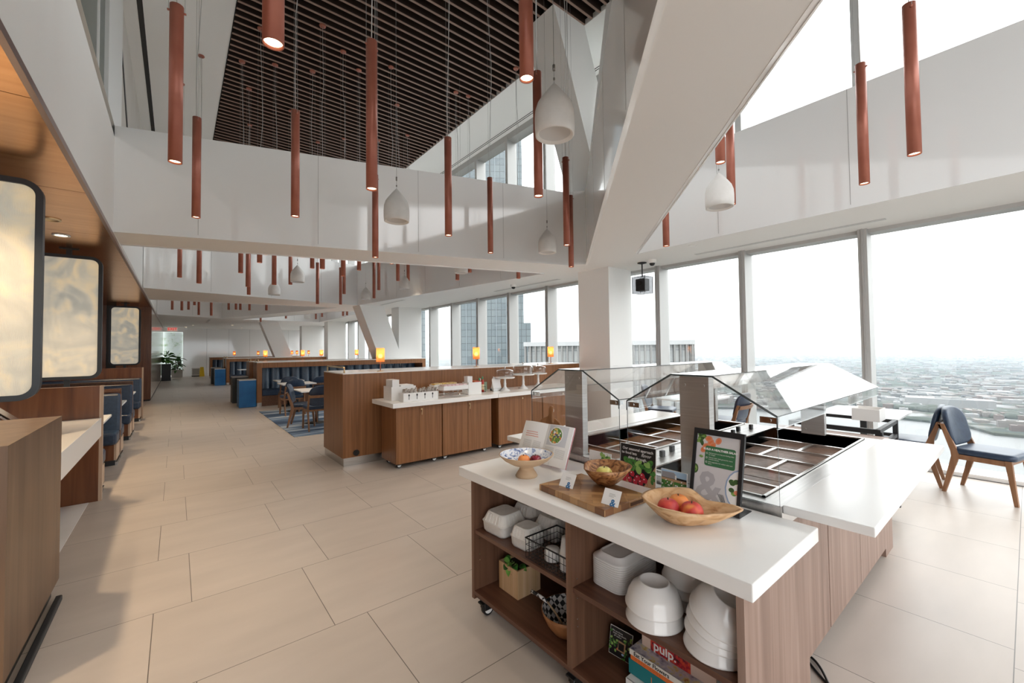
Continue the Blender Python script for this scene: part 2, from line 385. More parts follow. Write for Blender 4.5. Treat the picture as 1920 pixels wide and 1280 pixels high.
# ---- upper level: white ceiling, dark slat field, left wall with glazing
mb = MB(); mb.box(-3.2, -5, ZC, 0.79, 36, ZC+0.1); mb.box(6.06, -5, ZC, 7.75, 36, ZC+0.1)
struct('ceiling_upper', mb, M_white)
mb = MB(); y = -4.9
M_slat = pr('brown_slat', (0.035, 0.02, 0.015), 0.6); M_slatlit = pr('brown_slat_edge', (0.30, 0.20, 0.155), 0.5); M_void = pr('black_void', (0.004, 0.004, 0.0045), 0.9)  # slat sides painted dark, undersides light, as the light falls
while y < 27.5:
    mb.box(0.79, y, ZC+0.012, 6.06, y+0.042, ZC+0.19); mb.box(0.79, y, ZC, 6.06, y+0.042, ZC+0.012, 1); y += 0.19
struct('ceiling_slats', mb, [M_slat, M_slatlit])
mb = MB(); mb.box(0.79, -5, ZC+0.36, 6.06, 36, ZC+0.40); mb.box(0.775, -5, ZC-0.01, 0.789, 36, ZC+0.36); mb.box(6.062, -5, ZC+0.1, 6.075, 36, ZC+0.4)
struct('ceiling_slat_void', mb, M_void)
struct('trim_7', MB().box(6.061, -5, ZC-0.008, 6.10, 36, ZC), M_white)
struct('wall_upper_back', MB().box(-3.2, 27.6, 4.6, 7.75, 27.8, ZC), M_white)
mb = MB(); mb.box(-0.60, -5, ZC-0.004, -0.52, 27.6, ZC-0.0005); struct('trim_8', mb, pr('dark_slot', (0.02, 0.018, 0.017), 0.6))
mb = MB()
for x in (7.19, 7.25): mb.box(x, -5, ZC-0.004, x+0.02, 27.6, ZC-0.0005)
struct('trim_9', mb, M_dark)
M_glassgreen = noise_color('green_grey_glass', [(0.12, 0.145, 0.128), (0.16, 0.185, 0.165)], (1, 1, 0.3), 1, 2, 0.3)
struct('wall_left_upper', MB().box(-1.1, 9.75, 4.3, -0.80, 27.6, ZC), noise_color('cream_wall', [(0.66, 0.61, 0.56), (0.70, 0.66, 0.61)], (1, 1, 1), 2, 2, 0.5))
struct('window_30', MB().box(-0.86, -5, 4.3, -0.82, 8.0, ZC), M_glassgreen)
struct('trim_10', MB().box(-0.95, 8.0, 4.3, -0.775, 9.75, ZC), M_white)
mb = MB()
for y in (-2.5, 1.0, 4.4, 7.3): mb.box(-0.87, y, 4.3, -0.80, y+0.06, ZC)
struct('trim_11', mb, M_white)
mb = MB(); mb.hexa([(-0.81, 11.8, 5.3), (-0.79, 11.8, 5.3), (-0.79, 12.2, 5.3), (-0.81, 12.2, 5.3)], [(-0.81, 9.76, 7.0), (-0.79, 9.76, 7.0), (-0.79, 9.95, 7.0), (-0.81, 9.95, 7.0)]); struct('trim_12', mb, M_dark)
struct('floor_upper_left', MB().box(-3.2, -5, 4.2, -0.80, 36, 4.3), M_white)

# ---- glazing on the right: one pane per bay, low and high, mullions between
Y0, PITCH = 1.41, 1.583
ys = [Y0+PITCH*k for k in range(-4, 22)]
for k, y in enumerate(ys):
    mb = MB(); mb.box(7.38, y-0.05, 0.05, 7.66, y+0.05, ZS); mb.box(7.36, y-0.012, 0.05, 7.381, y+0.012, ZS, 1)
    mb.box(7.38, y-0.05, ZT, 7.66, y+0.05, ZC-0.1); mb.box(7.66, y-0.035, 0, 7.74, y+0.035, ZC, 0)
    o = struct('window_mullion', mb, [M_alu, pr('mullion_groove', (0.40, 0.39, 0.38), 0.5)])
for k in range(len(ys)-1):
    struct('window_%d' % (k+1), MB().box(7.69, ys[k]+0.04, 0.05, 7.705, ys[k+1]-0.04, ZS+0.1), M_glasswin)
    struct('window_%d' % (k+41), MB().box(7.69, ys[k]+0.04, ZT-0.1, 7.705, ys[k+1]-0.04, ZC), M_glasswin)
mb = MB(); mb.box(7.36, -5, 0, 7.74, 36, 0.05); struct('trim_13', mb, M_white)
mb = MB(); mb.box(7.345, -5, 0.0, 7.358, 36, 0.004); struct('trim_14', mb, M_dark)
mb = MB(); mb.box(7.40, -5, ZC-0.18, 7.72, 36, ZC); mb.box(7.5, -5, ZS, 7.74, 36, ZT); mb.box(7.45, -5, ZS-0.05, 7.70, 36, ZS); struct('trim_15', mb, M_alu)

# ---- column, raking struts
mb = MB(); mb.box(6.63, 5.17, 0, 7.37, 5.97, ZS); struct('column_near', mb, M_white)
g = thing('column_grille', 'small grey grille low on the white column', 'vent', (6.79, 5.165, 1.22))
MB().box(-0.07, -0.008, -0.025, 0.07, 0.004, 0.025).build('plate', M_white, g)
mb = MB()
for i in range(6): mb.box(-0.06, -0.012, -0.019+i*0.0068, 0.06, -0.009, -0.0155+i*0.0068)
mb.build('slot', M_dark, g)
def strut(name, a0, a1, dx, dy):                       # raking box member from ring corner a0 (foot) to a1 (head)
    q = [(a0[0], a0[1], a0[2]), (a0[0]+dx, a0[1], a0[2]), (a0[0]+dx, a0[1]+dy, a0[2]), (a0[0], a0[1]+dy, a0[2])]
    t_ = [(a1[0], a1[1], a1[2]), (a1[0]+dx, a1[1], a1[2]), (a1[0]+dx, a1[1]+dy, a1[2]), (a1[0], a1[1]+dy, a1[2])]
    struct(name, MB().hexa(q, t_), M_white)
strut('strut_upper_left', (6.46, 5.2, ZT), (5.24, 5.2, ZC), 0.83, 0.80)
strut('strut_upper_right', (6.0, 4.35, ZT), (6.0, 3.8, ZC), 0.80, 0.82)
struct('strut_lower', MB().prism([(4.99, ZS), (5.85, ZS), (7.05, 0), (6.2, 0)], 'y', 14.7, 15.45), M_white)
struct('column_middle', MB().box(6.45, 14.72, 0, 7.37, 15.4, ZS), M_white)
struct('strut_far', MB().prism([(3.52, ZS), (4.38, ZS), (5.55, 0), (4.7, 0)], 'y', 26.0, 26.7), M_white)
struct('column_far', MB().box(6.43, 24.0, 0, 7.37, 24.7, ZS), M_white)
struct('wall_right_pier', MB().box(6.2, 29.0, 0, 7.6, 29.6, ZS), M_white)
# ---- end wall with glazed opening
mb = MB(); mb.box(0.33, 35.2, 0, 7.7, 35.4, ZS); mb.box(-0.8, 35.2, 2.95, 0.33, 35.4, ZS); mb.box(-0.8, 33.9, 0, -0.66, 35.2, ZS)
x = 1.6
while x < 7.3: mb.box(x, 35.197, 0.05, x+0.012, 35.2, ZS-0.02, 1); x += 1.25
struct('wall_back', mb, [M_gloss, M_joint])
M_frost = noise_color('frosted_floral_glass', [(0.16, 0.30, 0.08), (0.55, 0.66, 0.60), (0.62, 0.72, 0.70)], (1, 1, 1), 3.2, 6, 0.2, pos=[0.30, 0.42, 0.6])
N_, L_, b_ = nodes(M_frost); b_.inputs['Transmission Weight'].default_value = 0.0
b_.inputs['Emission Color'].default_value = (0.85, 0.95, 0.95, 1); b_.inputs['Emission Strength'].default_value = 0.06  # faint emission stands in for daylight behind the opaque pane
struct('window_80', MB().box(-0.66, 35.45, 0.1, 0.33, 35.47, 2.95), M_frost)
# ================================================================== PENDANTS
def make_tube():
    """terracotta spot tube hung on two wires and a power cord; origin at the centre of its lower rim"""
    R, Ln = 0.0445, 1.22
    t = thing('tube_pendant', '', 'pendant light')
    MB().lathe([(R-0.005, 0.04), (R-0.004, 0.0), (R, 0.0), (R, Ln), (0, Ln+0.004)], 24).build('tube', M_terra, t)
    MB().lathe([(0, 0.02), (0.012, 0.017), (0.016, 0.012), (R-0.006, 0.014)], 20).build('lamp', M_lens, t)
    for s in (-1, 1):
        MB().cyl((s*R*0.9, 0, Ln-0.045), (s*(R+0.014), 0, Ln-0.045), 0.008, n=10).build('side_pin', M_terra, t)
    return t
def make_susp(length, z0, name='suspension'):
    """cord, two wires and the canopy above a tube; built for its own length"""
    rnd = random.Random(int(length*1000))
    mw = MB()
    for s in (-1, 1): mw.cyl((s*0.05, 0, z0-0.05), (s*0.05, 0, z0+length), 0.0016, n=5, caps=False)
    pts = []; k = 9
    for i in range(k+1):
        f = i/k; a = (1-abs(2*f-1))*0.035
        pts.append((a*math.sin(f*7+rnd.random()*2), a*math.cos(f*5+rnd.random()), z0+length*f))
    mc = MB().tube(pts, 0.0042, 6)
    md = MB().lathe([(0, 0.0), (0.012, -0.03), (0.055, -0.022), (0.06, -0.012), (0.06, 0.0)], 20, (0, 0, z0+length))
    return mw, mc, md
TUBES = [
    # x, y, z of the lower rim, label
    (-0.02, 4.05, 3.05, 'long terracotta tube nearest the left bulkhead, cut by the top of the picture'),
    (0.17, 6.25, 3.22, 'terracotta tube pendant hanging just right of the one beside the left bulkhead'),
    (1.04, 5.20, 3.13, 'terracotta tube pendant before the first white beam, under the left half of the slats'),
    (0.33, 2.11, 2.99, 'closest terracotta tube pendant, only its lit lower end showing at the top edge'),
    (1.22, 3.30, 2.90, 'large terracotta tube pendant in the middle of the opening under the dark slats'),
    (2.25, 5.95, 2.95, 'terracotta tube pendant behind the large middle one, beside a white bell pendant'),
    (2.60, 4.45, 3.00, 'terracotta tube pendant hanging before the foot of the slat ceiling, right of the bell pendant'),
    (3.92, 5.39, 3.14, 'thin terracotta tube pendant just below the first row of upper windows'),
    (1.68, 1.91, 3.27, 'big terracotta tube pendant cut by the top edge left of the large bell pendant'),
    (2.72, 2.94, 3.07, 'terracotta tube pendant directly behind the large white bell pendant'),
    (4.17, 3.95, 3.01, 'left one of two overlapping terracotta tubes beside the white diagonal beam'),
    (5.20, 4.83, 2.97, 'right one of two overlapping terracotta tubes beside the white diagonal beam'),
    (5.30, 3.13, 3.00, 'terracotta tube pendant half hidden by the diagonal beam above the camera dome'),
    (4.10, 1.83, 3.38, 'short visible terracotta tube end directly above the bell pendant by the right fascia'),
    (4.91, 2.08, 3.21, 'terracotta tube pendant behind the bell pendant by the right fascia'),
    (5.36, 0.99, 3.21, 'terracotta tube pendant with its cord in front of the upper right window mullion'),
    (4.57, 0.53, 3.11, 'largest terracotta tube pendant on the right, rising out of the top edge'),
]
G2 = 'tube pendants in the second ceiling opening'
L2 = 'terracotta tube pendant hanging in the second opening, behind the first white beam'
T2 = [(0.04, 12.1, 3.31), (0.35, 10.7, 3.02), (1.04, 10.38, 3.26), (1.28, 11.37, 3.11), (1.51, 13.2, 3.14), (1.21, 9.08, 3.28), (1.61, 10.06, 3.02), (2.25, 11.78, 3.30), (2.30, 9.80, 3.41),
      (3.22, 13.1, 2.98), (2.12, 8.28, 3.14), (4.2, 14.2, 3.12), (2.64, 8.75, 3.12), (3.77, 12.41, 3.24), (3.09, 9.13, 3.35), (4.72, 12.6, 3.2), (4.6, 11.9, 3.36), (4.3, 9.86, 3.33), (5.15, 11.1, 3.57), (3.61, 8.6, 3.46), (5.2, 8.5, 3.25), (5.52, 8.45, 3.46), (5.8, 6.95, 3.13)]
G3 = 'tube pendants in the far ceiling openings'
L3 = 'small terracotta tube pendant in the far ceiling openings beyond the second white beam'
T3 = [(-0.15, 21.78, 3.34), (0.15, 20.91, 3.26), (0.38, 22.2, 3.40), (0.55, 21.07, 3.50), (0.74, 22.6, 3.22), (1.06, 20.26, 3.04), (1.80, 22.4, 3.48), (1.84, 19.86, 3.29), (2.10, 21.0, 3.38), (2.35, 20.3, 3.32), (2.70, 18.48, 3.19), (2.3, 16.6, 3.35),
      (4.03, 22.07, 3.15), (5.87, 24.20, 3.32), (5.60, 21.92, 3.28), (5.82, 19.32, 3.16), (5.94, 19.13, 3.18), (3.24, 23.9, 3.07)]
tube0 = make_tube()
first = []
for x, y, z, lab in TUBES: first.append((x, y, z, lab, None))
for x, y, z in T2: first.append((x, y, z, L2, G2))
for x, y, z in T3: first.append((x, y, z, L3, G3))
# dup must copy the bare tube: build the copies first, then hang them
roots = [tube0]+[dup(tube0, (0, 0, 0)) for _ in first[1:]]
for o, (x, y, z, lab, grp) in zip(roots, first):
    o.location = (x, y, z); o['label'] = lab; o.rotation_euler = (0, 0, (x*7.3+y*3.1) % PI)
    if grp: o['group'] = grp
    mw, mc, md = make_susp(ZC-(z+1.22), 1.22)
    mw.build('wire', M_wire, o); mc.build('cord', M_cord, o); md.build('canopy', M_terra, o)
    if y < 15:                                         # the tube's own light
        l = bpy.data.lights.new('tube_light', 'SPOT'); l.energy = 9; l.color = (1.0, 0.82, 0.62); l.spot_size = math.radians(95); l.spot_blend = 0.9; l.shadow_soft_size = 0.035
        lo = bpy.data.objects.new('tube_light', l); C.objects.link(lo); lo.location = (x, y, z-0.01)

def bell(x, y, z, lab, grp=None):
    """white bell-shaped pendant: pointed shoulder, open foot"""
    t = thing('bell_pendant', lab, 'pendant', (x, y, z), group=grp)
    H = 0.385
    pro = [(0.118, 0.02), (0.135, 0.0), (0.146, 0.005), (0.15, 0.06), (0.15, 0.13), (0.146, 0.19), (0.128, 0.245), (0.094, 0.295), (0.055, 0.345), (0.022, 0.385), (0.004, 0.405), (0, 0.407)]
    MB().lathe(pro, 36).build('shell', M_bell, t)
    MB().lathe([(0.0, 0.07), (0.06, 0.06), (0.118, 0.02)], 36).build('inner_cone', pr('bell_inside', (0.62, 0.61, 0.60), 0.7), t)
    MB().cyl((0, 0, 0.405), (0, 0, ZC-z), 0.0022, n=5, caps=False).build('wire', M_wire, t)
    b = MB(); b.cyl((0, 0, 0.43), (0, 0, 0.445), 0.008, n=8); b.cyl((0, 0, 0.50), (0, 0, 0.545), 0.010, n=8); b.build('wire_grip', pr('grip_grey', (0.25, 0.24, 0.23), 0.4, 0.5), t)
M_bell = noise_color('bell_white', [(0.76, 0.74, 0.71), (0.82, 0.80, 0.775)], (1, 1, 1), 12, 3, 0.75)
for x, y, z, lab in [(2.21, 2.20, 3.20, 'largest white bell pendant, hanging in front of the upper windows'), (2.05, 4.73, 3.14, 'white bell pendant in front of the first white beam beside a terracotta tube'),
                     (4.79, 2.16, 3.17, 'white bell pendant before the right fascia, in front of a terracotta tube'), (4.76, 4.95, 3.17, 'small shaded white bell pendant before the corner of the first beam'),
                     (2.18, 10.64, 3.2, 'white bell pendant highest in the second opening, left of centre'), (2.10, 13.1, 3.16, 'white bell pendant in the second opening, lowest one at left'), (4.97, 10.95, 3.3, 'white bell pendant overlapping a tube in the second opening'),
                     (5.01, 8.03, 3.32, 'white bell pendant cut off by the first beam above the camera dome by the windows'), (4.75, 13.4, 3.24, 'white bell pendant in shade near the head of the leaning strut'), (3.0, 18.9, 3.45, 'white bell pendant in the far third opening'), (5.3, 23.6, 3.3, 'white bell pendant in the farthest opening by the windows')]:
    bell(x, y, z, lab)

# ceiling projector bracket with camera, and camera domes
t = thing('ceiling_camera_case', 'black camera in a clear case on a ceiling rod beside the white column', 'camera', (6.86, 4.56, 0))
MB().lathe([(0.085, ZS), (0.085, ZS-0.015), (0.02, ZS-0.03)], 20).build('ceiling_plate', M_dark, t)
MB().cyl((0, 0, ZS-0.02), (0, 0, 2.93), 0.012, n=12).build('rod', M_dark, t)
b = MB().box(-0.085, -0.10, 2.66, 0.085, 0.10, 2.89); b.build('camera_body', pr('camera_dark', (0.05, 0.05, 0.055), 0.35, 0.3), t, bevel=0.015)
b = MB(); b.cyl((-0.12, 0, 2.80), (-0.085, 0, 2.80), 0.05, n=20); b.build('lens', M_black, t)
b = MB().box(-0.13, -0.135, 2.61, 0.13, 0.135, 2.93); b.build('clear_case', glass('case_smoke', (0.42, 0.42, 0.43), 0.05, 1.45), t)
for x in (-0.13, 0.13):
    for y in (-0.135, 0.135): MB().cyl((x, y, 2.61), (x, y, 2.93), 0.006, n=6).build('case_edge', M_dark, t)
def dome(x, y, lab):
    t = thing('camera_dome', lab, 'camera', (x, y, ZS))
    MB().lathe([(0.075, 0), (0.075, -0.045), (0.06, -0.06), (0.05, -0.062)], 24).build('housing', M_white, t)
    MB().lathe([(0.05, -0.06), (0.046, -0.085), (0.03, -0.105), (0, -0.113)], 24).build('smoked_dome', M_black, t)
dome(6.79, 4.30, 'white ceiling camera dome beside the black camera case')
dome(6.55, 8.05, 'white ceiling camera dome over the windows left of the white column')

# ================================================================== SALAD BAR ISLAND
# ---- open shelf cart with white top
cart = thing('shelf_cart', 'walnut shelf cart with a thick white top and open shelves facing the aisle', 'cart', (1.405, 0.562, 0))
def LB(x0, y0, z0, x1, y1, z1): return MB().box(x0-1.405, y0-0.562, z0, x1-1.405, y1-0.562, z1)
LB(1.405, 0.562, 0.797, 2.05, 2.30, 0.855).build('countertop', M_solid, cart, bevel=0.004)
M_cartwood = wood('cart_walnut', (0.10, 0.047, 0.027), (0.15, 0.074, 0.044), (0.20, 0.10, 0.06), 'z', 0.42, 45)
M_cartwood_y = wood('cart_walnut_shelf', (0.075, 0.03, 0.018), (0.115, 0.05, 0.03), (0.155, 0.072, 0.044), 'y', 0.38, 45)
LB(1.43, 2.17, 0.075, 2.03, 2.195, 0.797).build('side_panel', M_cartwood, cart)
LB(1.43, 0.60, 0.075, 2.03, 0.625, 0.797).build('side_panel', M_walnutlit, cart)
LB(1.43, 1.36, 0.125, 2.01, 1.392, 0.797).build('divider', M_cartwood, cart)
LB(2.012, 0.625, 0.075, 2.03, 2.17, 0.797).build('back_panel', M_cartwood, cart)
LB(1.43, 0.625, 0.102, 2.012, 2.17, 0.125).build('bottom_shelf', M_cartwood_y, cart)
LB(1.44, 1.392, 0.468, 2.012, 2.17, 0.49).build('shelf', M_cartwood_y, cart)
LB(1.44, 0.625, 0.468, 2.012, 1.36, 0.49).build('shelf', M_cartwood_y, cart)
b = MB()
for y in (2.168, 1.361):
    for z in (0.30, 0.335, 0.43, 0.52): b.cyl((1.47-1.405, y-0.562, z), (1.47-1.405, y-0.562-0.003, z), 0.003, n=8)
b.build('shelf_pin', M_chrome, cart)
def caster(par, x, y):
    b = MB(); b.box(x-0.045, y-0.045, 0.092, x+0.045, y+0.045, 0.102); b.cyl((x, y, 0.082), (x, y, 0.092), 0.03, n=14)
    b.box(x-0.035, y-0.026, 0.04, x+0.028, y-0.018, 0.085); b.box(x-0.035, y+0.018, 0.04, x+0.028, y+0.026, 0.085); b.box(x-0.055, y-0.024, 0.075, x+0.0, y+0.024, 0.083)
    c = b.build('caster', M_black, par)
    MB().cyl((x-0.002, y-0.013, 0.038), (x-0.002, y+0.013, 0.038), 0.038, n=22).build('tyre', M_black, c)
    b = MB().cyl((x-0.002, y-0.016, 0.038), (x-0.002, y+0.016, 0.038), 0.027, n=20); b.cyl((x-0.002, y-0.02, 0.038), (x-0.002, y+0.02, 0.038), 0.007, n=10); b.build('hub', M_paper, c)
for x, y in ((1.48, 2.10), (1.48, 1.375), (1.48, 0.68), (1.96, 2.10), (1.96, 0.68)): caster(cart, x-1.405, y-0.562)

# ---- two heated/chilled well units with glass guards
def bar_unit(name, lab, Ya, Yb, rail, wood_y, x_end):
    """steel well unit along X from 2.07 to 4.05 between Ya and Yb; rail = (y0,y1) of its white tray rail"""
    t = thing(name, lab, 'salad bar', (2.07, (Ya+Yb)/2, 0)); oy = (Ya+Yb)/2
    def B(x0, y0, z0, x1, y1, z1, m=0, mb=None): return (mb or MB()).box(x0-2.07, y0-oy, z0, x1-2.07, y1-oy, z1, m)
    X0, X1 = 2.07, 4.07; W0, W1, V0, V1 = 2.13, 4.0, Ya+0.09, Yb-0.09
    # deck as a frame round the well, with a raised lip
    b = MB(); zt = 0.895
    for q in ((X0, Ya, W0, Yb), (W1, Ya, X1, Yb), (W0, Ya, W1, V0), (W0, V1, W1, Yb)): B(q[0], q[1], 0.80, q[2], q[3], zt, 0, b)
    b.build('steel_deck', M_steel_h, t)
    b = MB()
    for q in ((W0, V0, W1, V0+0.012), (W0, V1-0.012, W1, V1), (W0, V0, W0+0.012, V1), (W1-0.012, V0, W1, V1)): B(q[0], q[1], zt, q[2], q[3], zt+0.008, 0, b)
    b.build('well_lip', M_steel, t)
    b = MB(); zb = 0.70
    for q in ((W0, V0, W1, V1, zb-0.01, zb), (W0-0.004, V0, W0, V1, zb, zt), (W1, V0, W1+0.004, V1, zb, zt), (W0, V0-0.004, W1, V0, zb, zt), (W0, V1, W1, V1+0.004, zb, zt)): B(q[0], q[1], q[4], q[2], q[3], q[5], 0, b)
    b.build('well_pan', pr('well_steel', (0.27, 0.27, 0.27), 0.4, 0.3), t)
    b = MB()                                            # slotted false bottom
    for i in range(9):
        for j in range(6): B(W0+0.1+i*0.20, V0+0.06+j*0.085, zb+0.001, W0+0.22+i*0.20, V0+0.085+j*0.085, zb+0.003, 0, b)
    b.build('drain_slots', M_black, t)
    for k in range(1, 6):
        x = W0+(W1-W0)*k/6
        B(x-0.010, V0+0.003, zt-0.045, x+0.010, V1-0.003, zt-0.028).build('pan_divider', M_steel, t)
    for k, (i, f) in enumerate(((1, 0.55), (2, 0.35), (3, 0.62), (4, 0.40))):
        x = W0+(W1-W0)*i/6; y = V0+(V1-V0)*f
        B(x+0.01, y-0.012, zt-0.045, x+(W1-W0)/6-0.01, y+0.012, zt-0.03).build('cross_bar', M_steel, t)
    # stanchions
    mid = oy-0.0
    for x, nm in ((2.085, 'near'), (3.93, 'far')):
        b = B(x, mid-0.078, zt, x+0.05, mid+0.078, 1.445)
        for yy in (-0.05, 0.05): b.cyl((x-2.07-0.004, yy, 1.40), (x-2.07, yy, 1.40), 0.008, n=10); b.cyl((x-2.07-0.004, yy, 0.93), (x-2.07, yy, 0.93), 0.008, n=10)
        b.build('stanchion', M_steel_matt, t)
    # guard glass: flat top, two sloping panes, end panes, dark polished edges
    zr, ze = 1.45, 1.285; f = 0.11; e = mid-Ya-0.0; e = 0.392
    xa, xb = 2.055, 4.0
    def pane(p, q, th=0.006):
        b = MB(); (y0, z0), (y1, z1) = p, q; d = Vector((0, y1-y0, z1-z0)).normalized(); nn = Vector((0, -d.z, d.y))*th
        c = [(xa-2.07, y0, z0), (xb-2.07, y0, z0), (xb-2.07, y1, z1), (xa-2.07, y1, z1)]
        c2 = [(x, y+nn.y, z+nn.z) for x, y, z in c]
        b.add(c+c2, [(0, 1, 2, 3), (7, 6, 5, 4)], 0); b.add(c+c2, [(0, 4, 5, 1), (1, 5, 6, 2), (2, 6, 7, 3), (3, 7, 4, 0)], 1); return b
    pane((-f, zr), (f, zr)).build('top_pane', [M_glassguard, M_edge], t, fix=False)
    pane((f, zr), (e, ze)).build('sloping_pane', [M_glassguard, M_edge], t, fix=False)
    pane((-e, ze), (-f, zr)).build('sloping_pane', [M_glassguard, M_edge], t, fix=False)
    for s in (-1, 1):                                   # short drop edge of each slope
        b = MB(); b.box(xa-2.07, s*e-0.003, ze-0.055, xb-2.07, s*e+0.003, ze); b.build('drop_pane', [M_glassguard], t)
        b = MB(); b.box(2.075-2.07, s*e-0.012-s*0.02, ze-0.03, 2.11-2.07, s*e+0.012-s*0.02, ze-0.005); b.box(2.066-2.07, min(s*e, s*(e-0.075)), ze-0.032, 2.07-2.07, max(s*e, s*(e-0.075)), ze-0.004)
        b.cyl((2.06-2.07, s*(e-0.035), ze-0.018), (2.072-2.07, s*(e-0.035), ze-0.018), 0.009, n=12)
        b.build('bracket', M_chrome, t)
    poly = [(-e, zt), (e, zt), (e, ze), (f, zr-0.004), (-f, zr-0.004), (-e, ze)]
    b = MB(); n = 6
    pa = [(xa-2.07, y, z) for y, z in poly]; pb = [(xa+0.006-2.07, y, z) for y, z in poly]
    b.add(pa, [tuple(range(6))], 0); b.add(pb, [tuple(range(6))[::-1]], 0); b.add(pa+pb, [(i, (i+1) % n, n+(i+1) % n, n+i) for i in range(n)], 1)
    b.build('end_pane', [M_glassguard, M_edge], t, fix=False)
    b = MB(); ed = [(xa-2.07-0.001, y, z) for y, z in [(-e, ze-0.05), (-e, ze), (-f, zr), (f, zr), (e, ze), (e, ze-0.05)]]
    b.tube(ed, 0.0032, 6); b.build('glass_edge', M_edge, t)
    # tray rail and cabinet below
    B(2.08, rail[0], 0.862, 4.12, rail[1], 0.90).build('tray_rail', M_solid, t, bevel=0.004)
    M_ = M_walnutlit if wood_y else M_walnut
    cy0, cy1 = Ya+0.015, Yb-0.005
    B(2.07, cy0, 0.075, 2.76, cy1, 0.80).build('cabinet', M_, t)
    B(2.772, cy0, 0.075, 3.42, cy1, 0.80).build('cabinet', M_, t)
    B(3.425, cy0, 0.075, x_end, cy1, 0.80).build('cabinet', M_, t)
    for x in (2.2, 3.0, 3.9):
        for y in (Ya+0.12, Yb-0.12): caster(t, x-2.07, y-oy)
    return t
u2 = bar_unit('salad_bar', 'steel salad bar well nearest the white tray rail on the right, under a glass guard', 0.70, 1.49, (0.388, 0.70), True, 4.15)
u1 = bar_unit('salad_bar', 'steel salad bar well on the left behind the cookbook, under its own glass guard', 1.54, 2.33, (2.33, 2.66), False, 4.15)
tag(MB().box(4.17, 0.72, 0.0, 4.42, 1.49, 0.86).build('end_cabinet', M_walnutlit), 'short grey-brown end cabinet at the far end of the salad bar', 'cabinet')
for i in range(9):                                     # black clips on the centre ledge
    x = 2.42+0.17*i; y = 1.515+(0.016 if i % 2 else -0.016)
    tag(MB().box(x, y-0.012, 0.8955, x+0.035, y+0.012, 0.935).build('ledge_clip', M_black, bevel=0.003), 'small black square clip on the steel ledge between the two wells', 'clip', 'black clips on the steel ledge')
# steel ledge the clips stand on
tag(MB().box(2.08, 1.492, 0.86, 4.06, 1.538, 0.895).build('steel_ledge', M_steel_h), 'narrow steel ledge joining the two salad bar wells', 'ledge')
# ================================================================== THINGS ON THE CART TOP
ZCT = 0.855
M_speck = noise_color('blue_marbled_glaze', [(0.10, 0.15, 0.33), (0.45, 0.52, 0.68), (0.74, 0.77, 0.83), (0.80, 0.81, 0.84)], (1, 1, 1), 26, 8, 0.2, dist=2.2, pos=[0.36, 0.44, 0.5, 0.62])
M_stone = noise_color('mango_wood_pale', [(0.52, 0.35, 0.21), (0.62, 0.45, 0.29)], (1, 1, 8), 4, 5, 0.6)
M_olive = noise_color('root_wood_dark', [(0.10, 0.035, 0.012), (0.32, 0.13, 0.045), (0.50, 0.25, 0.10), (0.58, 0.32, 0.15)], (3, 3, 5), 4.5, 8, 0.42, dist=2.5, pos=[0.36, 0.47, 0.60, 0.74])
M_rootpale = noise_color('root_wood_pale', [(0.26, 0.10, 0.035), (0.52, 0.29, 0.13), (0.64, 0.40, 0.21), (0.70, 0.47, 0.27)], (3, 3, 6), 3.5, 8, 0.42, dist=1.8, pos=[0.26, 0.38, 0.5, 0.7])
def fruit_mat(name, cols, scale=7, rough=0.45, pos=None):
    return noise_color(name, cols, (1, 1, 1), scale, 3, rough, pos=pos)
M_peach = fruit_mat('peach_skin', [(0.42, 0.02, 0.035), (0.62, 0.07, 0.05), (0.80, 0.30, 0.07), (0.85, 0.48, 0.12)], 9, 0.5, [0.38, 0.5, 0.6, 0.72])
M_apricot = fruit_mat('apricot_skin', [(0.75, 0.14, 0.05), (0.86, 0.30, 0.08), (0.88, 0.42, 0.14)], 10, 0.5)
M_plum = fruit_mat('plum_skin', [(0.07, 0.005, 0.015), (0.22, 0.012, 0.03), (0.32, 0.03, 0.05)], 30, 0.2)
M_apple = fruit_mat('yellow_apple_skin', [(0.70, 0.62, 0.14), (0.80, 0.72, 0.22)], 12, 0.3)
M_stem = pr('fruit_stem', (0.07, 0.04, 0.02), 0.7)
def fruit(name, lab, cat, c, r, mat, sq=(1, 1, 0.94), dent=0.16, group=None):
    t = thing(name, lab, cat, (c[0], c[1], c[2]), random.random()*6, group)
    b = MB()
    def fn(u, v):
        a = 2*PI*u; p = PI*v; x = math.sin(p); z = -math.cos(p)
        rr = r*(1-dent*max(0, z)**10*1.2-0.05*max(0, -z)**6); cre = 1-0.05*math.exp(-(min(a, 2*PI-a)/0.22)**2)*max(0, x)
        return (rr*x*math.cos(a)*sq[0]*cre, rr*x*math.sin(a)*sq[1]*cre, rr*z*sq[2]+r*sq[2]*0.95)
    b.grid(fn, 28, 16); b.build('flesh', mat, t, weld=True)
    MB().cyl((0, 0, r*1.60*sq[2]), (0.003, 0.002, r*1.95*sq[2]), 0.0022, 0.003, n=7).build('stem', M_stem, t)
    return t
t = thing('footed_bowl', 'pale wooden footed bowl with a blue marbled glazed inside', 'bowl', (1.60, 1.865, ZCT))
MB().lathe([(0, 0), (0.062, 0), (0.065, 0.006), (0.056, 0.022), (0.043, 0.040), (0.040, 0.052), (0.048, 0.060), (0.09, 0.075), (0.130, 0.098), (0.157, 0.125), (0.160, 0.130), (0.154, 0.130)], 48).build('bowl_body', M_stone, t)
MB().lathe([(0.154, 0.129), (0.130, 0.105), (0.09, 0.083), (0.045, 0.070), (0, 0.067)], 48).build('glazed_inside', M_speck, t)
fruit('apricot', 'orange apricot in the blue-glazed footed bowl', 'fruit', (1.565, 1.845, ZCT+0.069), 0.036, M_apricot)
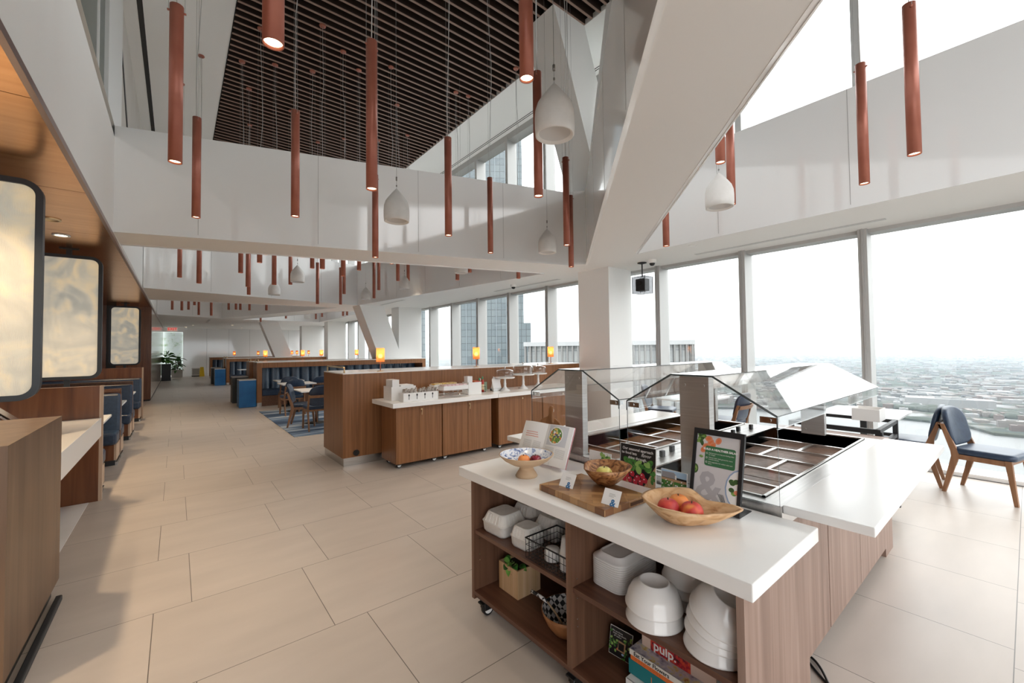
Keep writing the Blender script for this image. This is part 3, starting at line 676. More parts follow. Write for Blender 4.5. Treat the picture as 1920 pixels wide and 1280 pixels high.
fruit('plum', 'dark red plum beside the apricot in the footed bowl', 'fruit', (1.615, 1.800, ZCT+0.073), 0.034, M_plum)

# open cookbook on a wire-thin easel
ck = thing('open_cookbook', 'open cookbook with a salad photograph, leaning on a clear easel behind the footed bowl', 'book', (1.80, 1.76, ZCT+0.016))
def page_frame(a0, w, h, lean, yaw):
    """local frame of a leaning page block: origin a0, u along the bottom, w up the page"""
    u = Vector((math.cos(yaw), math.sin(yaw), 0)); back = Vector((-math.sin(yaw), math.cos(yaw), 0))
    up = Vector((0, 0, math.cos(lean)))+back*math.sin(lean); return u, up, u.cross(up)
# reading direction runs from +Y to -Y (seen from the aisle)
W, H = 0.205, 0.255
u, up, nn = page_frame(None, W, H, 0.42, -PI/2+0.10)
M_pagegrey = pr('page_photo_grey', (0.60, 0.61, 0.64), 0.5); M_pink = pr('page_pink_heading', (0.72, 0.36, 0.32), 0.6); M_textgrey = pr('page_text_grey', (0.46, 0.45, 0.44), 0.6)
M_leaf = noise_color('salad_greens', [(0.05, 0.13, 0.03), (0.16, 0.32, 0.07), (0.40, 0.50, 0.16)], (1, 1, 1), 120, 3, 0.5)
M_yellow = pr('print_yellow', (0.80, 0.56, 0.16), 0.5); M_violet = pr('print_violet', (0.13, 0.08, 0.20), 0.5); M_orange = pr('print_orange', (0.75, 0.20, 0.07), 0.5); M_redp = pr('print_red', (0.52, 0.025, 0.05), 0.45)
o0 = Vector((0, 0.215, 0))
def page(side):
    b = MB()
    def fn(s, v):
        x = s*W; curl = 0.014*math.sin(PI*min(1, s*1.0))*(1 if True else 0)
        xx = x if side > 0 else -x
        return o0+u*xx+up*(v*H)+nn*(curl+0.004)
    b.grid(fn, 10, 2, 0, flip=(side < 0))
    def fb(s, v):
        xx = s*W*(1 if side > 0 else -1); return o0+u*xx+up*(v*H)-nn*0.006
    b.grid(fb, 10, 2, 0, flip=(side > 0))
    for (a, c) in (((0, 0), (1, 0)), ((0, 1), (1, 1)), ((1, 0), (1, 1))):
        k = 10
        p = [fn(a[0]+(c[0]-a[0])*i/k, a[1]+(c[1]-a[1])*i/k) for i in range(k+1)]; q = [fb(a[0]+(c[0]-a[0])*i/k, a[1]+(c[1]-a[1])*i/k) for i in range(k+1)]
        b.add(p+q, [(i, i+1, k+2+i, k+1+i) for i in range(k)], 0)
    def pt(s, v, h=0.0012):
        return fn(s, v)+nn*h
    def patch(s0, v0, s1, v1, m, h=0.0008):
        k = 6; vs = [pt(s0+(s1-s0)*i/k, v, h) for v in (v0, v1) for i in range(k+1)]
        b.add(vs, [(i, i+1, k+2+i, k+1+i) for i in range(k)], m)
    def dot(s, v, r, m, h):
        b.add([pt(s+r/W*math.cos(2*PI*i/14), v+r/H*math.sin(2*PI*i/14), h) for i in range(14)], [tuple(range(14))], m)
    rnd = random.Random(3)
    if side > 0:
        patch(0.12, 0.48, 0.86, 0.98, 1)
        dot(0.44, 0.73, 0.058, 0, 0.0016); dot(0.44, 0.73, 0.050, 4, 0.002)
        for i in range(60):
            a = rnd.random()*2*PI; rr = 0.045*math.sqrt(rnd.random()); dot(0.44+rr*math.cos(a)/W, 0.73+rr*math.sin(a)/H, 0.004+rnd.random()*0.006, rnd.choice([4, 4, 4, 5, 5, 6, 7, 0]), 0.0024+i*2e-5)
        for r_ in range(12):
            if r_ != 4: patch(0.10, 0.42-r_*0.028, 0.50 if r_ < 9 else 0.40, 0.42-r_*0.028+0.008, 3)
        for r_ in range(8): patch(0.56, 0.40-r_*0.028, 0.90, 0.40-r_*0.028+0.008, 3)
    else:
        for r_ in range(3): patch(0.80, 0.72-r_*0.055, 0.30-0.03*r_, 0.72-r_*0.055+0.02, 2)
        for r_ in range(7): patch(0.82, 0.50-r_*0.03, 0.45, 0.50-r_*0.03+0.008, 3)
        for r_ in range(6): patch(0.38, 0.50-r_*0.03, 0.10, 0.50-r_*0.03+0.008, 3)
    return b
b = page(1); o = b.build('right_page_block', [M_paper, M_pagegrey, M_pink, M_textgrey, M_leaf, M_yellow, M_violet, M_orange], ck, fix=False)
b = page(-1); b.build('left_page_block', [M_paper, M_pagegrey, M_pink, M_textgrey, M_leaf, M_yellow, M_violet, M_orange], ck, fix=False)
b = MB()
for s in (-1, 1):
    p = [o0-nn*0.007, o0+u*(s*(W+0.004))-nn*0.007]; q = [x+up*(H+0.003) for x in p]
    vs = p+[q[1], q[0]]; b.add(vs+[v-nn*0.003 for v in vs], [(0, 1, 2, 3), (7, 6, 5, 4), (0, 4, 5, 1), (1, 5, 6, 2), (2, 6, 7, 3), (3, 7, 4, 0)])
b.build('cover', pr('cookbook_cover_pink', (0.62, 0.28, 0.30), 0.5), ck)
e = thing('book_easel', 'clear acrylic easel holding the open cookbook', 'stand', (1.80, 1.76, ZCT))
oz = Vector((0, 0.215, 0.0155))
b = MB()
for s in (-0.09, 0.09):
    p = oz+u*s-nn*0.014; b.tube([p+up*0.16, p, p+nn*0.034, p+nn*0.034+up*0.02], 0.003, 6); b.tube([p+up*0.15, Vector(((p+up*0.15).x+0.05, p.y, 0.003-0.0))], 0.003, 6); b.tube([p, Vector((p.x, p.y, 0.003))], 0.003, 6)
b.build('easel_frame', M_acrylic, e)
# round paddle board leaning on the first stanchion
pd = thing('paddle_board', 'round wooden paddle board with a handle, leaning against the steel stanchion behind the cookbook', 'cutting board', (1.975, 2.09, ZCT))
prof = []; R = 0.138
for i in range(40):
    a = -PI/2+2*PI*i/40
    if abs(math.atan2(math.sin(a-PI/2), math.cos(a-PI/2))) > 0.25: prof.append((R*math.cos(a), R+R*math.sin(a)))
    elif not prof or prof[-1] != 'h': prof.append('h')
hd = [(0.036, 0.271), (0.022, 0.278), (0.017, 0.29), (0.020, 0.325), (0.014, 0.345), (0, 0.35), (-0.014, 0.345), (-0.020, 0.325), (-0.017, 0.29), (-0.020, 0.25), (-0.034, 0.226)]
pp = []
for p in prof: pp += hd if p == 'h' else [p]
b = MB().prism(pp, 'x', 0.0, 0.016); b.xf(Matrix.Rotation(math.radians(8), 4, 'Y'))
b.build('board', wood('paddle_wood', (0.20, 0.085, 0.03), (0.32, 0.15, 0.06), (0.40, 0.20, 0.09), 'z', 0.4, 30), pd, bevel=0.003)
b = MB().tube([(0.075+0.0, 0.02*math.cos(a), 0.315+0.022*math.sin(a)) for a in [2*PI*i/16 for i in range(16)]], 0.0018, 5, closed=True); b.xf(Matrix.Translation((-0.02, 0, 0))); b.build('hanging_loop', M_paper, pd)

# herringbone serving board
M_herr = pr('end_grain_board', (0.4, 0.2, 0.1), 0.32)
def board_mat():
    N, L, bs = nodes(M_herr); tc = N.new('ShaderNodeTexCoord'); mp = N.new('ShaderNodeMapping'); mp.inputs['Rotation'].default_value = (0, 0, PI/4)
    br = N.new('ShaderNodeTexBrick'); br.inputs['Scale'].default_value = 1; br.inputs['Brick Width'].default_value = 0.11; br.inputs['Row Height'].default_value = 0.038; br.inputs['Mortar Size'].default_value = 0.0005
    br.inputs['Color1'].default_value = (0.17, 0.07, 0.028, 1); br.inputs['Color2'].default_value = (0.46, 0.26, 0.115, 1); br.inputs['Mortar'].default_value = (0.06, 0.025, 0.012, 1); br.offset = 0.5
    L.new(tc.outputs['Object'], mp.inputs[0]); L.new(mp.outputs[0], br.inputs['Vector']); L.new(br.outputs[0], bs.inputs['Base Color'])
board_mat()
bd = thing('serving_board', 'thick herringbone wooden serving board on the white cart top', 'cutting board', (1.635, 1.405, ZCT), math.radians(-3))
MB().box(-0.155, -0.225, 0, 0.155, 0.225, 0.032).build('board', M_herr, bd, bevel=0.003)
MB().box(0.02, -0.228, 0.010, 0.11, -0.223, 0.024).build('finger_groove', pr('groove_brown', (0.09, 0.035, 0.015), 0.6), bd)

# tent cards with a blue ampersand
M_amp = pr('print_blue', (0.035, 0.16, 0.36), 0.5)
def tent_card(x, y, z, yaw, lab):
    t = thing('tent_card', lab, 'card', (x, y, z), yaw)
    w, h, ln = 0.088, 0.072, 0.55
    b = MB(); ux = Vector((0, -1, 0)); upv = Vector((math.sin(ln), 0, math.cos(ln))); n_ = ux.cross(upv); o = Vector((0, w/2, 0.001))
    b.add([o, o+ux*w, o+ux*w+upv*h, o+upv*h], [(0, 1, 2, 3)], 0); k = len(b.v); b.add([p-n_*0.0008 for p in [o, o+ux*w, o+ux*w+upv*h, o+upv*h]], [(3, 2, 1, 0)], 0)
    for i, (s, l) in enumerate(((0.0, 0.030), (0.0, 0.034), (0.0, 0.026))):
        q = o+ux*0.03+upv*(0.050-i*0.006)+n_*0.0006; b.add([q, q+ux*l, q+ux*l+upv*0.0022, q+upv*0.0022], [(0, 1, 2, 3)], 2)
    b.text('&', 0.044, o+ux*0.044+upv*-0.001, ux, upv, 1, depth=0.0006, bold=0.0012)
    b.build('card', [M_paper, M_amp, M_textgrey], t, fix=False)
    top = o+upv*h; b = MB()
    q = [top, top+ux*w, top+ux*w+Vector((0.045, 0, -top.z+0.001)), top+Vector((0.045, 0, -top.z+0.001))]
    b.add(q+[p-n_*0.0015+Vector((0.0015, 0, 0)) for p in q], [(0, 1, 2, 3), (7, 6, 5, 4), (0, 4, 5, 1), (1, 5, 6, 2), (2, 6, 7, 3), (3, 7, 4, 0)])
    b.build('clear_back', M_acrylic, t)
tent_card(1.555, 1.508, 0.888, 0.10, 'white tent card with a blue ampersand at the far corner of the serving board')
tent_card(1.525, 1.208, 0.888, 0.10, 'white tent card with a blue ampersand at the near edge of the serving board')

# carved root-wood bowls
def root_bowl(name, lab, c, yaw, rim, foot, h, mat, th=0.012, rimz=None):
    """rim: list of radii round the rim (polar, 48 steps by interpolation); foot: scale of the foot"""
    t = thing(name, lab, 'bowl', c, yaw); b = MB(); n = 64
    def R(a):
        f = a/(2*PI)*len(rim); i = int(f) % len(rim); j = (i+1) % len(rim); s = f-int(f); s = s*s*(3-2*s); return rim[i]*(1-s)+rim[j]*s
    def Z(a):
        if not rimz: return h
        f = a/(2*PI)*len(rimz); i = int(f) % len(rimz); j = (i+1) % len(rimz); s = f-int(f); s = s*s*(3-2*s); return rimz[i]*(1-s)+rimz[j]*s
    prof = [(0, 0), (0.55, 0.0), (0.8, 0.10), (0.9, 0.30), (0.97, 0.65), (1.0, 1.0)]
    rows = []
    for r, z in prof: rows.append([((foot+(1-foot)*z**0.8)*r*R(2*PI*i/n)*math.cos(2*PI*i/n)*(1 if r else 0), (foot+(1-foot)*z**0.8)*r*R(2*PI*i/n)*math.sin(2*PI*i/n), z*Z(2*PI*i/n)) for i in range(n)])
    ins = []
    for r, z in ((1.0, 1.0), (0.9, 0.62), (0.78, 0.36), (0.5, 0.20), (0.0, 0.17)):
        ins.append([((foot+(1-foot)*z**0.8)*r*(R(2*PI*i/n)-th)*math.cos(2*PI*i/n), (foot+(1-foot)*z**0.8)*r*(R(2*PI*i/n)-th)*math.sin(2*PI*i/n), z*Z(2*PI*i/n)) for i in range(n)])
    rows += ins; vs = [p for r in rows for p in r]
    fs = [(k*n+i, k*n+(i+1) % n, (k+1)*n+(i+1) % n, (k+1)*n+i) for k in range(len(rows)-1) for i in range(n)]
    b.add(vs, fs, 0, True); b.build('bowl_body', mat, t, weld=True); return t
root_bowl('root_wood_bowl', 'small dark angular root-wood bowl on the serving board holding a yellow apple', (1.765, 1.415, 0.887), 0, [0.125, 0.150, 0.122, 0.115, 0.142, 0.15, 0.12, 0.135], 0.50, 0.092, M_olive, 0.011, [0.098, 0.088, 0.094, 0.084, 0.092, 0.098, 0.086, 0.094])
fruit('apple', 'yellow apple in the dark root-wood bowl', 'fruit', (1.755, 1.42, 0.905), 0.042, M_apple, (1, 1, 0.9), 0.22)
root_bowl('root_wood_bowl', 'large pale root-wood bowl with a pierced pointed end, holding three peaches', (1.675, 0.945, ZCT+0.001), math.radians(-58), [0.235, 0.130, 0.122, 0.135, 0.155, 0.165, 0.135, 0.125, 0.12, 0.135], 0.50, 0.095, M_rootpale, 0.014, [0.082, 0.080, 0.112, 0.104, 0.098, 0.094, 0.084, 0.086, 0.078, 0.074])
fruit('peach', 'red peach at the front of the pale root-wood bowl, left of the other front one', 'fruit', (1.640, 0.985, ZCT+0.019), 0.045, M_peach)
fruit('peach', 'red and yellow peach at the front right in the pale root-wood bowl', 'fruit', (1.672, 0.898, ZCT+0.019), 0.045, M_peach, (1, 1, 0.97))
fruit('peach', 'orange peach half hidden behind the two front ones in the pale bowl', 'fruit', (1.725, 0.985, ZCT+0.022), 0.042, M_apricot)

# ---- printed signs
def panel_frame(bl, br, tl):
    bl = Vector(bl); u = (Vector(br)-bl); w = (Vector(tl)-bl); return bl, u.length, w.length, u.normalized(), w.normalized()
class Sign:
    """a flat printed panel: origin bottom-left, coordinates in metres"""
    def __init__(s, bl, br, tl, th=0.003):
        s.o, s.W, s.H, s.u, s.w = panel_frame(bl, br, tl); s.n = s.u.cross(s.w); s.b = MB(); s.k = 0
        q = [s.P(0, 0, 0), s.P(s.W, 0, 0), s.P(s.W, s.H, 0), s.P(0, s.H, 0)]
        s.b.add(q+[p-s.n*th for p in q], [(0, 1, 2, 3), (7, 6, 5, 4), (0, 4, 5, 1), (1, 5, 6, 2), (2, 6, 7, 3), (3, 7, 4, 0)], 0)
    def P(s, x, y, h): return s.o+s.u*x+s.w*y+s.n*h
    def z(s): s.k += 1; return 0.0003+s.k*0.00002
    def clip(s, x, y): return (min(max(x, 0), s.W), min(max(y, 0), s.H))
    def poly(s, pts, m):
        h = s.z(); s.b.add([s.P(*s.clip(x, y), h) for x, y in pts], [tuple(range(len(pts)))], m)
    def rect(s, x0, y0, x1, y1, m): s.poly([(x0, y0), (x1, y0), (x1, y1), (x0, y1)], m)
    def ell(s, x, y, rx, ry, m, rot=0, n=18):
        c, d = math.cos(rot), math.sin(rot)
        s.poly([(x+rx*math.cos(2*PI*i/n)*c-ry*math.sin(2*PI*i/n)*d, y+rx*math.cos(2*PI*i/n)*d+ry*math.sin(2*PI*i/n)*c) for i in range(n)], m)
    def rrect(s, x0, y0, x1, y1, r, m):
        p = []
        for cx, cy, a0 in ((x1-r, y1-r, 0), (x0+r, y1-r, 90), (x0+r, y0+r, 180), (x1-r, y0+r, 270)):
            for i in range(6): a = math.radians(a0+18*i); p.append((cx+r*math.cos(a), cy+r*math.sin(a)))
        s.poly(p, m)
    def text(s, t, size, x, y, m, **k): s.b.text(t, size, s.P(x, y, 0), s.u, s.w, m, depth=s.z(), **k)
    def build(s, name, mats, par): return s.b.build(name, mats, par, fix=False)
def loc_thing(name, lab, cat, c): return thing(name, lab, cat, c)
PM = [M_paper, pr('print_black', (0.012, 0.012, 0.014), 0.4), noise_color('print_green', [(0.03, 0.12, 0.025), (0.10, 0.30, 0.06)], (1, 1, 1), 60, 2, 0.5), M_redp, pr('print_tan', (0.50, 0.32, 0.18), 0.6), pr('print_leaf_light', (0.30, 0.50, 0.13), 0.5), M_paper, pr('print_sky', (0.42, 0.60, 0.80), 0.5), pr('print_grey', (0.32, 0.32, 0.35), 0.5), M_orange]
# radish sign
rnd = random.Random(11)
t = thing('radish_sign', 'printed sign with radishes under white lettering on black, behind the small root-wood bowl', 'sign', (1.945, 1.35, ZCT))
s = Sign((0.0, 0.113, 0.0), (0.0, -0.112, 0.0), (0.012, 0.113, 0.212))
s.rect(0.003, 0.003, s.W-0.003, s.H-0.003, 1)
s.poly([(0.003, 0.003), (0.06, 0.003), (0.003, 0.11)], 4); s.poly([(s.W-0.003, 0.003), (s.W-0.003, 0.12), (s.W-0.07, 0.003)], 4)
for i in range(26):
    a = rnd.random(); s.ell(0.035+a*0.15, 0.075+rnd.random()*0.05, 0.018+rnd.random()*0.012, 0.010+rnd.random()*0.008, 2 if rnd.random() < 0.7 else 5, rnd.random()*3)
for x, y in ((0.045, 0.045), (0.08, 0.055), (0.115, 0.04), (0.145, 0.055), (0.065, 0.022), (0.10, 0.018), (0.135, 0.02), (0.16, 0.035), (0.03, 0.02)):
    s.ell(x, y, 0.016, 0.015, 3, rnd.random()*3); s.ell(x-0.005, y+0.005, 0.004, 0.003, 6)
    s.poly([(x+0.008, y-0.012), (x+0.012, y-0.010), (x+0.022, y-0.028)], 3)
for i in range(8): s.ell(0.185+rnd.random()*0.03, 0.03+rnd.random()*0.06, 0.012, 0.008, 2, rnd.random()*3)
s.text('Our seasonal approach', 0.0205, s.W/2, 0.180, 6, align='CENTER', bold=0.0003)
s.text('to food lets', 0.0205, s.W/2-0.052, 0.157, 6, align='CENTER', bold=0.0003); s.text('flavor', 0.026, s.W/2+0.052, 0.156, 6, align='CENTER', shear=0.35)
s.text('shine through.', 0.0205, s.W/2, 0.134, 6, align='CENTER', bold=0.0003)
s.build('printed_panel', PM, t)
MB().box(0.004, -0.113, 0.0, 0.06, 0.114, 0.003).build('clear_foot', M_acrylic, t)
# farm sign
t = thing('farm_sign', 'small printed sign of animals on a green field, left of the black-framed poster', 'sign', (1.945, 1.135, ZCT))
s = Sign((0.0, 0.073, 0.0), (0.0, -0.066, 0.0), (0.008, 0.073, 0.122))
s.rect(0.002, 0.002, s.W-0.002, s.H-0.002, 2); s.rect(0.002, 0.088, s.W-0.002, s.H-0.002, 7); s.rect(0.002, 0.076, s.W-0.002, 0.09, 1)
s.poly([(0.004, 0.082), (0.075, 0.082), (0.082, 0.1), (0.07, 0.113), (0.004, 0.110)], 8); s.rect(0.076, 0.08, 0.084, 0.1, 6)
s.rect(0.002, 0.068, s.W-0.002, 0.08, 4)
for i in range(26): s.ell(0.006+rnd.random()*0.125, 0.045+rnd.random()**2*0.03, 0.004, 0.003, 6 if i % 3 else 4, 0.6)
s.rect(0.002, 0.002, s.W-0.002, 0.036, 2)
s.text('Our poultry is raised', 0.0118, 0.008, 0.026, 6, bold=0.0003); s.text('without antibiotics.', 0.0125, 0.016, 0.012, 6, shear=0.25, bold=0.0002)
s.build('printed_panel', PM, t); MB().box(0.004, -0.066, 0, 0.045, 0.073, 0.003).build('clear_foot', M_acrylic, t)
# sprout sign
t = thing('sprout_sign', 'small white sign with a photograph of green sprouts, behind the small root-wood bowl', 'sign', (1.975, 1.63, ZCT))
s = Sign((0.0, 0.083, 0.0), (0.0, -0.083, 0.0), (0.006, 0.083, 0.122))
for i in range(48):
    a = rnd.random()*2*PI; r = 0.042*math.sqrt(rnd.random()); s.ell(0.115+r*math.cos(a), 0.075+r*math.sin(a), 0.011, 0.011, rnd.choice([2, 5, 5, 5, 6]), 0)
s.text('the', 0.009, 0.012, 0.062, 1); s.text('light', 0.022, 0.010, 0.043, 1, shear=0.3); s.text('option to eat well', 0.009, 0.010, 0.028, 1)
s.build('printed_panel', PM, t); MB().box(0.004, -0.083, 0, 0.04, 0.083, 0.003).build('clear_foot', M_acrylic, t)
# framed poster
t = thing('framed_poster', 'black-framed salad poster with a green text box, standing on a black metal foot', 'sign', (1.90, 0.912, ZCT))
bl, br_, tl = Vector((-0.01, 0.117, 0.006)), Vector((-0.012, -0.113, 0.006)), Vector((0.058, 0.113, 0.355))
s = Sign(bl, br_, tl, 0.006)
s.o = s.o+s.u*0.016+s.w*0.012; s.W -= 0.032; s.H -= 0.034
pg = pr('poster_pale_grey', (0.66, 0.645, 0.66), 0.5); gb = pr('poster_green_box', (0.045, 0.17, 0.075), 0.5)
PM2 = [M_black, pg, gb, M_paper, M_orange, M_leaf, pr('poster_darker_grey', (0.47, 0.455, 0.48), 0.5), pr('poster_blue_rim', (0.30, 0.40, 0.58), 0.4), pr('print_dark_green', (0.05, 0.11, 0.035), 0.5), pr('print_charcoal', (0.05, 0.05, 0.06), 0.4), pr('print_salmon', (0.74, 0.27, 0.15), 0.5)]
s.rect(0, 0, s.W, s.H, 1)
for i in range(9): s.ell(0.005+rnd.random()*0.035, s.H-rnd.random()*0.05, 0.016, 0.008, 8 if i % 2 else 5, rnd.random()*3)
for x, y in ((0.065, 0.285), (0.045, 0.265), (0.075, 0.272), (0.100, 0.295), (0.055, 0.30), (0.035, 0.248)): s.ell(x, y, 0.017, 0.013, 10, rnd.random()); s.ell(x, y, 0.010, 0.007, 4, rnd.random())
s.ell(0.025, 0.215, 0.010, 0.006, 5); s.ell(0.0, 0.155, 0.016, 0.022, 8); s.ell(0.0, 0.155, 0.011, 0.016, 5)
s.text('&', 0.19, 0.008, 0.022, 6, bold=0.004)
s.ell(s.W+0.012, 0.10, 0.068, 0.088, 7); s.ell(s.W+0.012, 0.10, 0.062, 0.082, 3)
for i in range(26):
    a = rnd.random()*2*PI; r = math.sqrt(rnd.random()); x = s.W+0.012+0.052*r*math.cos(a); y = 0.10+0.072*r*math.sin(a)
    if x < s.W-0.004: s.ell(x, y, 0.012, 0.010, rnd.choice([8, 8, 5, 10, 4]))
for i in range(4): s.poly([(0.112+i*0.007, 0.065), (0.115+i*0.007, 0.065), (0.138+i*0.005, 0.026), (0.135+i*0.005, 0.026)], 9)
s.poly([(0.132, 0.03), (0.156, 0.03), (0.166, 0.004), (0.158, 0.0)], 9)
s.rrect(0.042, 0.178, 0.180, 0.268, 0.010, 2)
s.text('BUILD A HEALTHIER SALAD', 0.0125, 0.111, 0.249, 3, align='CENTER', bold=0.0006)
for i, (l1, l2) in enumerate((('Add protein to keep you feeling fuller', 'for longer'), ('Choose dark, leafy greens for more', 'nutrient density'), ('Add vegetables for added color and', 'flavor'))):
    y = 0.231-i*0.020; s.ell(0.051, y+0.003, 0.0045, 0.0045, 3); s.ell(0.051, y+0.003, 0.0035, 0.0035, 2); s.text('v', 0.008, 0.0487, y+0.001, 3)
    s.text(l1, 0.0075, 0.060, y+0.003, 3); s.text(l2, 0.0075, 0.060, y-0.005, 3)
s.build('poster', PM2, t)
u_, w_ = (br_-bl).normalized(), (tl-bl).normalized(); n_ = u_.cross(w_); Wf, Hf = (br_-bl).length, (tl-bl).length
b = MB()
def fb(x0, y0, x1, y1):
    q = [bl+u_*x+w_*y for x, y in ((x0, y0), (x1, y0), (x1, y1), (x0, y1))]; b.hexa([p-n_*0.008 for p in q], [p+n_*0.006 for p in q])
fb(0, 0, Wf, 0.012); fb(0, Hf-0.026, Wf, Hf); fb(0, 0.012, 0.016, Hf-0.026); fb(Wf-0.016, 0.012, Wf, Hf-0.026)
b.build('frame', M_dark, t)
MB().box(-0.002, -0.108, 0, 0.12, 0.112, 0.004).build('metal_foot', M_dark, t)

# ================================================================== THINGS ON THE CART SHELVES
ZL, ZU = 0.1255, 0.4905
def clamshell(x, y, z, w, d, h, yaw, lab):
    t = thing('takeout_box', lab, 'takeout box', (x, y, z), yaw, None)
    def ring(w, d, r, z, n=5, rip=0.0):
        p = []
        for cx, cy, a0 in ((w/2-r, d/2-r, 0), (-w/2+r, d/2-r, 90), (-w/2+r, -d/2+r, 180), (w/2-r, -d/2+r, 270)):
            for i in range(n): a = math.radians(a0+90*i/(n-1)); q = 1+rip*((i % 2)*2-1); p.append(((cx+r*math.cos(a))*q, (cy+r*math.sin(a))*q, z))
        return p
    def skin(rings, cap=True):
        b = MB(); n = len(rings[0]); vs = [p for r in rings for p in r]
        b.add(vs, [(k*n+i, k*n+(i+1) % n, (k+1)*n+(i+1) % n, (k+1)*n+i) for k in range(len(rings)-1) for i in range(n)], 0, True)
        if cap: b.f += [tuple(range(n))[::-1], tuple(range((len(rings)-1)*n, len(rings)*n))]; b.m += [0, 0]; b.s += [False, False]
        return b
    skin([ring(w*0.88, d*0.88, 0.03, 0), ring(w*0.96, d*0.96, 0.03, h*0.12), ring(w, d, 0.03, h*0.5), ring(w*1.03, d*1.03, 0.03, h*0.52), ring(w*1.03, d*1.03, 0.03, h*0.55)]).build('tray', M_fiber, t)
    b = skin([ring(w*1.02, d*1.02, 0.03, h*0.552), ring(w*0.98, d*0.98, 0.03, h*0.58), ring(w*0.80, d*0.80, 0.03, h*0.93), ring(w*0.74, d*0.74, 0.03, h*0.985), ring(w*0.70, d*0.70, 0.03, h), ring(w*0.66, d*0.66, 0.03, h*0.985)])
    for s_ in (-1, 1):                                # moulded ribs down the lid
        for i in range(5):
            f = -0.6+0.3*i
            b.hexa([(w*0.49*s_-0.003, f*d/2-0.005, h*0.58), (w*0.49*s_+0.003, f*d/2-0.005, h*0.58), (w*0.49*s_+0.003, f*d/2+0.005, h*0.58), (w*0.49*s_-0.003, f*d/2+0.005, h*0.58)], [(w*0.40*s_-0.003, f*d*0.42-0.004, h*0.93), (w*0.40*s_+0.003, f*d*0.42-0.004, h*0.93), (w*0.40*s_+0.003, f*d*0.42+0.004, h*0.93), (w*0.40*s_-0.003, f*d*0.42+0.004, h*0.93)])
            b.hexa([(f*w/2-0.005, d*0.49*s_-0.003, h*0.58), (f*w/2+0.005, d*0.49*s_-0.003, h*0.58), (f*w/2+0.005, d*0.49*s_+0.003, h*0.58), (f*w/2-0.005, d*0.49*s_+0.003, h*0.58)], [(f*w*0.42-0.004, d*0.40*s_-0.003, h*0.93), (f*w*0.42+0.004, d*0.40*s_-0.003, h*0.93), (f*w*0.42+0.004, d*0.40*s_+0.003, h*0.93), (f*w*0.42-0.004, d*0.40*s_+0.003, h*0.93)])
    b.build('lid', M_fiber, t)
clamshell(1.57, 2.045, ZU, 0.20, 0.20, 0.125, 0.05, 'largest white moulded takeout box at the left front of the upper shelf')
clamshell(1.78, 2.04, ZU, 0.18, 0.18, 0.125, 0, 'white moulded takeout box behind the largest one at the back left of the shelf')
clamshell(1.555, 1.81, ZU, 0.15, 0.15, 0.115, 0.08, 'small white takeout box beside the black wire basket')
clamshell(1.76, 1.80, ZU, 0.19, 0.18, 0.125, 0.0, 'white takeout box at the back, partly behind the wire basket')
# wire basket with cups and lids
t = thing('wire_basket', 'black wire basket holding paper cups and lids on the upper shelf', 'basket', (1.455, 1.405, ZU))
x0, x1, y0, y1, hb = 0.0, 0.235, 0.0, 0.305, 0.105
b = MB().tube([(x0, y0, hb), (x1, y0, hb), (x1, y1, hb), (x0, y1, hb)], 0.0045, 6, closed=True); b.build('rim', M_black, t)
b = MB()
for i in range(13):
    y = y0+(y1-y0)*i/12
    b.cyl((x0, y, 0.002), (x0, y, hb), 0.0014, n=5, caps=False); b.cyl((x1, y, 0.002), (x1, y, hb), 0.0014, n=5, caps=False); b.cyl((x0, y, 0.002), (x1, y, 0.002), 0.0014, n=5, caps=False)
for i in range(10):
    x = x0+(x1-x0)*i/9; b.cyl((x, y0, 0.002), (x, y0, hb), 0.0014, n=5, caps=False); b.cyl((x, y1, 0.002), (x, y1, hb), 0.0014, n=5, caps=False); b.cyl((x, y0, 0.002), (x, y1, 0.002), 0.0014, n=5, caps=False)
for z in (0.036, 0.070): b.tube([(x0, y0, z), (x1, y0, z), (x1, y1, z), (x0, y1, z)], 0.0016, 5, closed=True)
b.build('mesh_wires', M_black, t)
def cup_stack(x, y, n, lab, grp, r0=0.030, r1=0.042, h=0.095, step=0.012, flip=True):
    first = None
    for i in range(n):
        if first is None:
            pts = [(r1, 0.0), (r1+0.002, 0.003), (r1, 0.006), (r0, h), (0, h)] if flip else [(0, 0), (r0, 0), (r1, h-0.004), (r1+0.002, h-0.002), (r1, h), (r1-0.003, h), (r0-0.003, 0.004), (0, 0.004)]
            first = MB().lathe(pts, 28, ).build('paper_cup', M_paper, None, (x, y, ZU+0.004)); tag(first, lab, 'cup', grp)
        else:
            c = first.copy(); C.objects.link(c); c.location = (x, y, ZU+0.004+step*i)
cup_stack(1.535, 1.478, 5, 'white paper cup in the tall stack at the corner of the wire basket', 'paper cups in the wire basket', step=0.016)
cup_stack(1.635, 1.475, 4, 'white paper cup in the stack at the back of the wire basket', 'paper cups at the back of the wire basket', step=0.016)
cup_stack(1.545, 1.60, 7, 'clear plastic lid in the low sleeve lying in the wire basket', 'lids in the wire basket', 0.036, 0.040, 0.016, 0.007)
